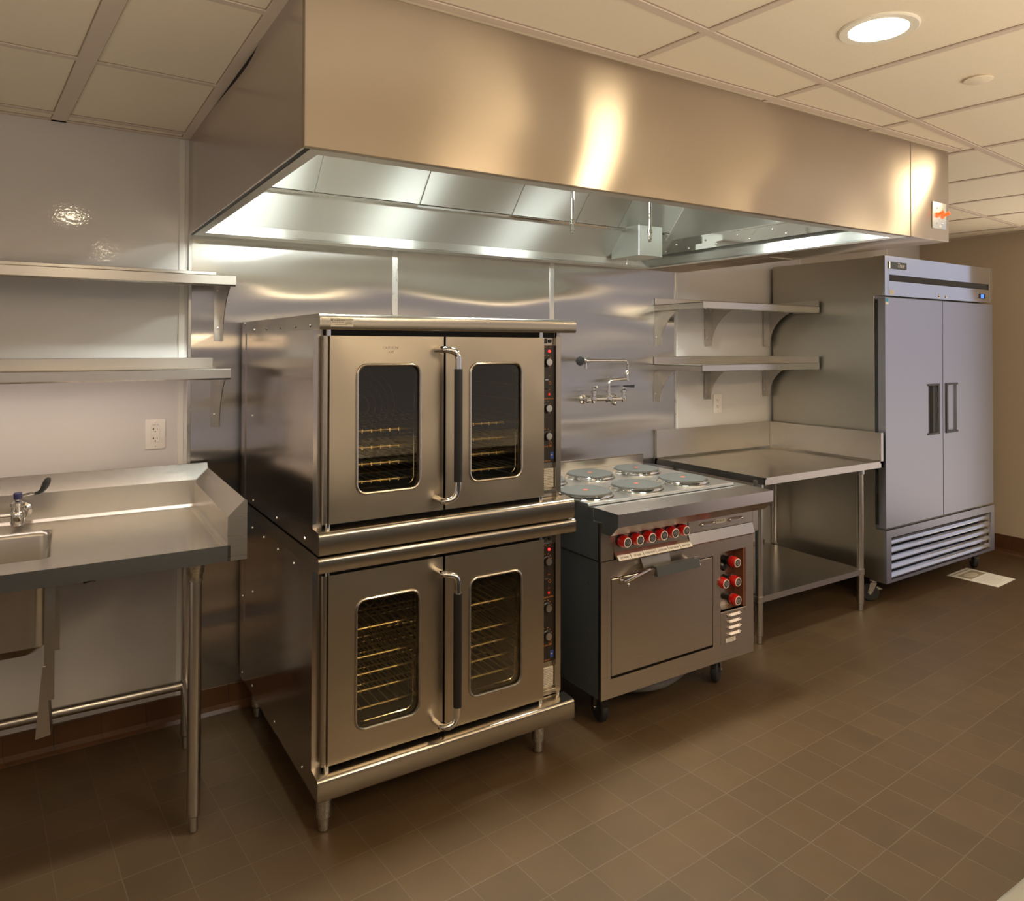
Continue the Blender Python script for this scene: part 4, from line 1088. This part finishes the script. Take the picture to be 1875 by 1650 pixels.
r = MB().box(1.178, 1.218, FY - 0.0048, FY - 0.0038, 1.886, 1.911).build('lit_screen', M_BLUELED, fr); r.parent = q
r = text_obj('2', 0.018, M_CHROME, fr, front(1.192, FY - 0.0055, 1.892), 'digit', 0.0004); r.parent = q
for x in (0.629, 0.716):
    MB().lathe([(0.008, 0), (0.008, 0.005), (0.004, 0.007), (0.0003, 0.007)], (x, FY, 1.876), (0, -1, 0), 14, cap=False).build('door_lock', M_CHROME, fr)
# doors
for i, (x0, x1, hx) in enumerate(((-0.002, 0.664, -1), (0.671, 1.350, 1))):
    m = MB(); gx0, gx1 = (0.487, 0.598) if i == 0 else (0.722, 0.845)
    m.plate_hole(x0, x1, 0.468, 1.845, [[(gx0, 1.000), (gx1, 1.000), (gx1, 1.307), (gx0, 1.307)]], FY, FY + 0.045)
    d = m.build('door', M_FRIDGE, fr, smooth=False)
    m = MB(); m.box(gx0, gx1, FY + 0.038, FY + 0.045, 1.000, 1.307)
    # slanted scoop of the recessed pull
    if i == 0: m.poly_extrude([(gx0, FY, 1.001), (gx1 - 0.01, FY + 0.038, 1.001), (gx0, FY + 0.038, 1.001)], (0, 0, 0.305))
    else: m.box(gx0 + 0.004, gx1, FY + 0.012, FY + 0.038, 1.001, 1.306)
    q = m.build('recessed_pull', M_FRIDGE, fr, smooth=False); q.parent = d
    m = MB()
    if i == 0:
        m.poly_extrude([(gx1, FY - 0.007, 0.992), (gx1 + 0.018, FY - 0.007, 0.992), (gx1 + 0.018, FY - 0.007, 1.315), (gx1, FY - 0.007, 1.315)], (0, 0.007, 0))
        m.poly_extrude([(gx0 - 0.008, FY - 0.005, 0.992), (gx1, FY - 0.007, 0.992), (gx1, FY - 0.007, 1.004), (gx0 - 0.008, FY - 0.005, 1.004)], (0, 0.006, 0))
        m.poly_extrude([(gx0 - 0.008, FY - 0.005, 1.303), (gx1, FY - 0.007, 1.303), (gx1, FY - 0.007, 1.315), (gx0 - 0.008, FY - 0.005, 1.315)], (0, 0.006, 0))
        m.box(gx1 - 0.040, gx1, FY + 0.006, FY + 0.037, 1.002, 1.305)
    else:
        m.poly_extrude([(gx0 - 0.018, FY - 0.007, 0.992), (gx0, FY - 0.007, 0.992), (gx0, FY - 0.007, 1.315), (gx0 - 0.018, FY - 0.007, 1.315)], (0, 0.007, 0))
        m.poly_extrude([(gx0, FY - 0.007, 0.992), (gx1 + 0.010, FY - 0.005, 0.992), (gx1 + 0.010, FY - 0.005, 1.004), (gx0, FY - 0.007, 1.004)], (0, 0.006, 0))
        m.poly_extrude([(gx0, FY - 0.007, 1.303), (gx1 + 0.010, FY - 0.005, 1.303), (gx1 + 0.010, FY - 0.005, 1.315), (gx0, FY - 0.007, 1.315)], (0, 0.006, 0))
    q = m.build('handle_bezel', M_CHAR, fr, smooth=False); q.parent = d
    if i == 0:
        q = MB().box(0.002, 0.034, FY - 0.001, FY - 0.0002, 1.804, 1.841).build('energy_sticker', M_LABEL, fr); q.parent = d; q['label'] = 'small blue and white energy sticker'
        q = MB().box(0.003, 0.032, FY - 0.0015, FY - 0.0009, 1.818, 1.840).build('sticker_panel', M_CYAN, fr); q.parent = d
    m = MB(); m.box(x0 + 0.012, x1 - 0.012, FY + 0.045, BY, 0.480, 1.835)
    q = m.build('gasket', M_GAP, fr, smooth=False); q.parent = d
# louvred base
m = MB()
m.plate_hole(-0.006, FW, 0.142, 0.455, [[(0.048, 0.160), (1.298, 0.160), (1.298, 0.410), (0.048, 0.410)]], FY - 0.004, FY + 0.010)
gf = m.build('base_grille', M_FRIDGE, fr, smooth=False)
q = MB().box(-0.006, 0.0, FY + 0.010, BY + 0.02, 0.142, 0.455).build('grille_return', M_FRSIDE, fr, smooth=False); q.parent = gf
q = MB().box(0.048, 1.298, FY + 0.035, FY + 0.040, 0.160, 0.410).build('grille_back', M_GAP, fr, smooth=False); q.parent = gf
for k in range(5):
    z = 0.166 + 0.050 * k
    m = MB(); m.prism_x([(FY + 0.002, z), (FY + 0.002, z + 0.006), (FY + 0.006, z + 0.022), (FY + 0.028, z + 0.042), (FY + 0.030, z + 0.040), (FY + 0.012, z + 0.020), (FY + 0.006, z + 0.002)], 0.048, 1.298)
    q = m.build('grille_slat', M_FRIDGEP, fr, smooth=False); q.parent = gf
MB().box(0.04, 1.31, BY + 0.02, -0.05, 0.135, 0.150).build('underframe', M_ZINC, fr, smooth=False)
caster(fr, 0.055, -0.700, 0.135, r=0.052, yaw=2.2)
caster(fr, 1.285, -0.720, 0.135, r=0.052, yaw=0.75)
caster(fr, 0.07, -0.12, 0.135, r=0.052, yaw=0.3)
caster(fr, 1.28, -0.12, 0.135, r=0.052, yaw=0.3)

# ================================================================== PRINTED SHEET ON THE FLOOR
pp = thing('instruction_sheet', 'white printed sheet with a picture lying on the floor tiles before the refrigerator', 'paper sheet', (4.81, -0.84, 0.0))
MB().poly_extrude([(4.655, -0.689, 0.0012), (4.680, -1.000, 0.0012), (4.962, -0.981, 0.0012), (4.953, -0.674, 0.0012)], (0, 0, 0.0008)).build('sheet', M_PAPER, pp, smooth=False)
def SH(u, v):
    a, b, c_, d = Vector((4.655, -0.689, 0)), Vector((4.953, -0.674, 0)), Vector((4.962, -0.981, 0)), Vector((4.680, -1.000, 0))
    p = a.lerp(b, u).lerp(d.lerp(c_, u), v); return (p.x, p.y)
def shq(u0, u1, v0, v1, mat, name, z=0.0021):
    MB().poly_extrude([SH(u0, v0) + (z,), SH(u0, v1) + (z,), SH(u1, v1) + (z,), SH(u1, v0) + (z,)], (0, 0, 0.0003)).build(name, mat, pp, smooth=False)
shq(0.05, 0.95, 0.06, 0.085, M_INKL, 'printed_rule')
shq(0.12, 0.88, 0.16, 0.44, M_PHOTO, 'printed_picture')
MB().prism_z([SH(0.48 + 0.26*math.cos(a*PI/10), 0.30 + 0.11*math.sin(a*PI/10)) for a in range(20)], 0.0024, 0.0027).build('picture_shape', M_PHOTO2, pp, smooth=False)
for k in range(9): shq(0.14, 0.86 - 0.1*((k*5) % 3), 0.52 + 0.045*k, 0.532 + 0.045*k, M_SILVERLBL, 'printed_text_line')

# ================================================================== SINK COUNTER (local frame, slightly rotated)
SA = -0.020
sk = thing('sink_counter', 'stainless steel sink counter with raised splash at left, on tubular legs', 'sink', (-0.015, -0.030, 0.012), SA, local=True)
SX1 = 0.088; SX0 = -1.45; SF = -0.800
# deck with bowl opening
bx0, bx1, by0, by1 = -0.98, -0.452, -0.640, -0.215
m = MB()
zd = 0.885
bm_ = MB(); bm_.plate_hole(SX0, SX1 - 0.055, SF + 0.003, -0.075, [rrect(bx0, bx1, by0, by1, 0.03, 4)], 0.0, 0.003)
bm_.xform(Matrix(((1, 0, 0, 0), (0, 0, 1, 0), (0, 1, 0, zd - 0.003), (0, 0, 0, 1))))
bmesh.ops.recalc_face_normals(bm_.bm, faces=bm_.bm.faces[:])
bm_.build('deck', M_STEELX, sk, smooth=False)
# front apron + raised rim
m = MB()
m.box(SX0, SX1 - 0.050, SF, SF + 0.003, 0.842, 0.893)
m.prism_x([(SF + 0.001, 0.893), (SF + 0.010, 0.892), (SF + 0.020, 0.885), (SF + 0.002, 0.885)], SX0, SX1 - 0.050)
m.build('apron', M_STEELX, sk, smooth=False)
# rear splash: riser then 45 degree slope back to the wall
m = MB()
m.prism_x([(-0.004, 0.842), (-0.004, 1.046), (-0.012, 1.050), (-0.072, 0.992), (-0.072, 0.896), (-0.082, 0.886), (-0.090, 0.8852), (-0.060, 0.8800), (-0.060, 0.842)], SX0, SX1)
m.build('rear_splash', M_STEEL, sk, smooth=False)
# right end splash with sloping top, closed end plate facing front
m = MB()
x = SX1
pr = [(x, 0.842), (x, 1.032), (x - 0.006, 1.036), (x - 0.058, 0.985), (x - 0.058, 0.896), (x - 0.066, 0.887), (x - 0.078, 0.8852), (x - 0.052, 0.880), (x - 0.052, 0.842)]
m.prism_y(pr, SF + 0.002, -0.073)
m.build('end_splash', M_STEEL, sk, smooth=False)
m = MB(); m.poly_extrude([(x + 0.001, SF, 0.842), (x + 0.001, SF, 1.032), (x - 0.006, SF, 1.036), (x - 0.059, SF, 0.984), (x - 0.059, SF, 0.893), (x - 0.059, SF, 0.842)], (0, 0.003, 0))
m.build('end_plate', M_RANGE, sk, smooth=False)
# bowl
m = MB()
R0 = rrect(bx0, bx1, by0, by1, 0.03, 5); R1 = rrect(bx0 + 0.004, bx1 - 0.004, by0 + 0.004, by1 - 0.004, 0.04, 5); R2 = rrect(bx0 + 0.03, bx1 - 0.03, by0 + 0.03, by1 - 0.03, 0.05, 5)
rings = []
for lp, z in ((R0, 0.884), (R1, 0.865), (R1, 0.620), (R2, 0.592)): rings.append([m.bm.verts.new((px, py, z)) for px, py in lp])
for a, b in zip(rings[:-1], rings[1:]):
    n = len(a)
    for i in range(n): m.bm.faces.new((a[i], b[i], b[(i+1) % n], a[(i+1) % n]))
m.bm.faces.new(rings[-1])
bmesh.ops.recalc_face_normals(m.bm, faces=m.bm.faces[:])
bw = m.build('bowl', M_STEEL, sk)
md = bw.modifiers.new('shell', 'SOLIDIFY'); md.thickness = 0.002; md.offset = 0
# legs, sockets, feet, rails
for x, y in ((-0.060, -0.755), (-0.012, -0.215), (-1.36, -0.755), (-1.36, -0.215)):
    m = MB(); m.lathe([(0.010, -0.012), (0.014, -0.008), (0.014, 0.036), (0.0205, 0.042), (0.0205, 0.845)], (x, y, 0), seg=24)
    lg = m.build('leg', M_STEEL, sk)
    q = MB().lathe([(0.0235, 0), (0.0235, 0.020), (0.0275, 0.026), (0.0275, 0.065)], (x, y, 0.785), seg=24).build('leg_socket', M_ZINC, sk); q.parent = lg
MB().tube([(-0.060, -0.755, 0.245), (-0.012, -0.215, 0.245)], 0.016, 16).build('side_rail', M_STEEL, sk)
MB().tube([(-1.36, -0.215, 0.232), (-0.012, -0.215, 0.232)], 0.018, 16).build('rear_rail', M_STEEL, sk)
MB().tube([(-1.36, -0.755, 0.245), (-1.36, -0.215, 0.245)], 0.016, 16).build('side_rail', M_STEEL, sk)
# knee lever / hanging bracket strips below the bowl
m = MB()
m.box(-0.466, -0.462, -0.755, -0.70, 0.44, 0.842)
m.box(-0.462, -0.440, -0.755, -0.752, 0.50, 0.842)
m.poly_extrude([(-0.470, -0.758, 0.600), (-0.462, -0.758, 0.600), (-0.448, -0.758, 0.400), (-0.486, -0.758, 0.395)], (0, 0.012, 0))
m.poly_extrude([(-0.462, -0.757, 0.600), (-0.455, -0.740, 0.600), (-0.442, -0.735, 0.405), (-0.448, -0.758, 0.400)], (0, 0.003, 0))
m.build('hanging_bracket', M_STEEL, sk, smooth=False)
MB().box(-0.452, -0.428, -0.35, -0.345, 0.50, 0.842).build('support_strut', M_STEEL, sk, smooth=False)
MB().lathe([(0.007, 0), (0.010, 0.008), (0.008, 0.018), (0.004, 0.03)], (-0.462, -0.60, 0.665), (0, 0, 1), 12).build('pull_fitting', M_CHROME, sk)

# faucet on the splash
fc = thing('sink_faucet', 'chrome sink faucet with a dark wrist-blade handle at the left edge', 'faucet', (-0.575, -0.064, 0.950), SA, local=True)
MB().lathe([(0.030, -0.030), (0.030, -0.022), (0.020, -0.018), (0.018, 0.04)], (0.012, -0.075, 0.0), (0, -1, 0), 28).build('wall_flange', M_CHROME, fc)
m = MB()
m.lathe([(0.017, -0.036), (0.021, -0.028), (0.0225, -0.005), (0.022, 0.010), (0.019, 0.014), (0.019, 0.030), (0.022, 0.034), (0.022, 0.044), (0.014, 0.050), (0.009, 0.052), (0.009, 0.060)], (0.0, -0.110, -0.004), seg=24)
m.cyl((-0.50, -0.112, 0.0), (-0.018, -0.112, -0.004), 0.0095)
m.build('valve_body', M_CHROME, fc)
m = MB(); m.lathe([(0.022, -0.036), (0.022, 0.014), (0.014, 0.050)], (-0.50, -0.110, 0.0), seg=24); m.build('valve_body', M_CHROME, fc)
m = MB(); m.tube(smooth_path([(-0.25, -0.112, 0.0), (-0.25, -0.112, 0.09), (-0.25, -0.34, 0.13), (-0.25, -0.36, 0.06)], 8, 0.05), 0.010, 14); m.build('spout', M_CHROME, fc)
h = MB().lathe([(0.011, 0), (0.0135, 0.004), (0.0135, 0.020), (0.010, 0.024), (0.0003, 0.024)], (0, -0.110, 0.052), seg=20, cap=False).build('handle_cap', M_NAVY, fc)
m = MB()
prof = [(0.008, 0.004), (0.020, 0.0045), (0.040, 0.0048), (0.058, 0.006), (0.066, 0.010), (0.072, 0.013), (0.078, 0.013), (0.082, 0.010)]
P = [(0.010, -0.110, 0.064), (0.035, -0.110, 0.068), (0.058, -0.110, 0.068), (0.070, -0.110, 0.074), (0.078, -0.110, 0.086), (0.084, -0.110, 0.100), (0.089, -0.110, 0.112), (0.094, -0.110, 0.121)]
m.tube(P, [0.004, 0.0048, 0.0055, 0.0085, 0.0115, 0.0125, 0.011, 0.005], 14)
m.xform(Matrix.Translation((0, -0.110, 0)) @ Matrix.Diagonal((1, 0.45, 1, 1)) @ Matrix.Translation((0, 0.110, 0)))
m.build('wrist_blade', M_BLACK, fc)
m = MB(); m.cyl((0.006, -0.110, 0.062), (0.050, -0.110, 0.069), 0.0045, 0.004, 10); m.build('blade_arm', M_CHROME, fc)

# supply stub on the wall below the counter
hs = thing('supply_pipe', 'short water supply hose with a copper-coloured elbow stubbed out below the sink counter', 'pipe', (-0.36, 0.0, 0.68))
MB().tube(smooth_path([(-0.315, -0.004, 0.770), (-0.300, -0.05, 0.735), (-0.292, -0.06, 0.675), (-0.330, -0.055, 0.652)], 6), 0.0085, 12).build('hose', M_GREYPIPE, hs)
MB().lathe([(0.009, 0), (0.012, 0.004), (0.012, 0.018), (0.009, 0.022)], (-0.298, -0.052, 0.715), (-0.1, 0.1, 1), 10).build('fitting', M_ZINC, hs)
MB().tube([(-0.328, -0.055, 0.652), (-0.370, -0.052, 0.645)], 0.010, 12).build('elbow', M_BLACK, hs)
MB().poly_extrude([(-0.335, -0.067, 0.640), (-0.265, -0.067, 0.690), (-0.268, -0.067, 0.696), (-0.338, -0.067, 0.648)], (0, 0.003, 0)).build('pipe_tag', M_COPPER, hs, smooth=False)

# ================================================================== ISLAND COUNTER (only its edge shows at the lower right)
isl = thing('island_counter', 'stainless island counter whose edge just shows at the lower right corner', 'counter', (0.5, -3.3, 0.0))
m = MB(); m.box(-2.25, 3.6, -3.70, -2.905, 0.872, 0.900, 0.008, 2); m.box(-2.25, 3.6, -2.93, -2.905, 0.84, 0.89)
m.build('counter_top', M_FRSIDE, isl)
MB().box(-2.2, 3.55, -3.66, -2.96, 0.12, 0.842).build('cabinet', M_DARKSIDE, isl, smooth=False)
for x in (-2.14, 3.48):
    for y in (-3.58, -3.04): MB().lathe([(0.018, 0), (0.025, 0.01), (0.025, 0.122)], (x, y, 0), seg=18).build('leg', M_ZINC, isl)

for o in list(bpy.data.objects):
    if '_off' in o: del o['_off']
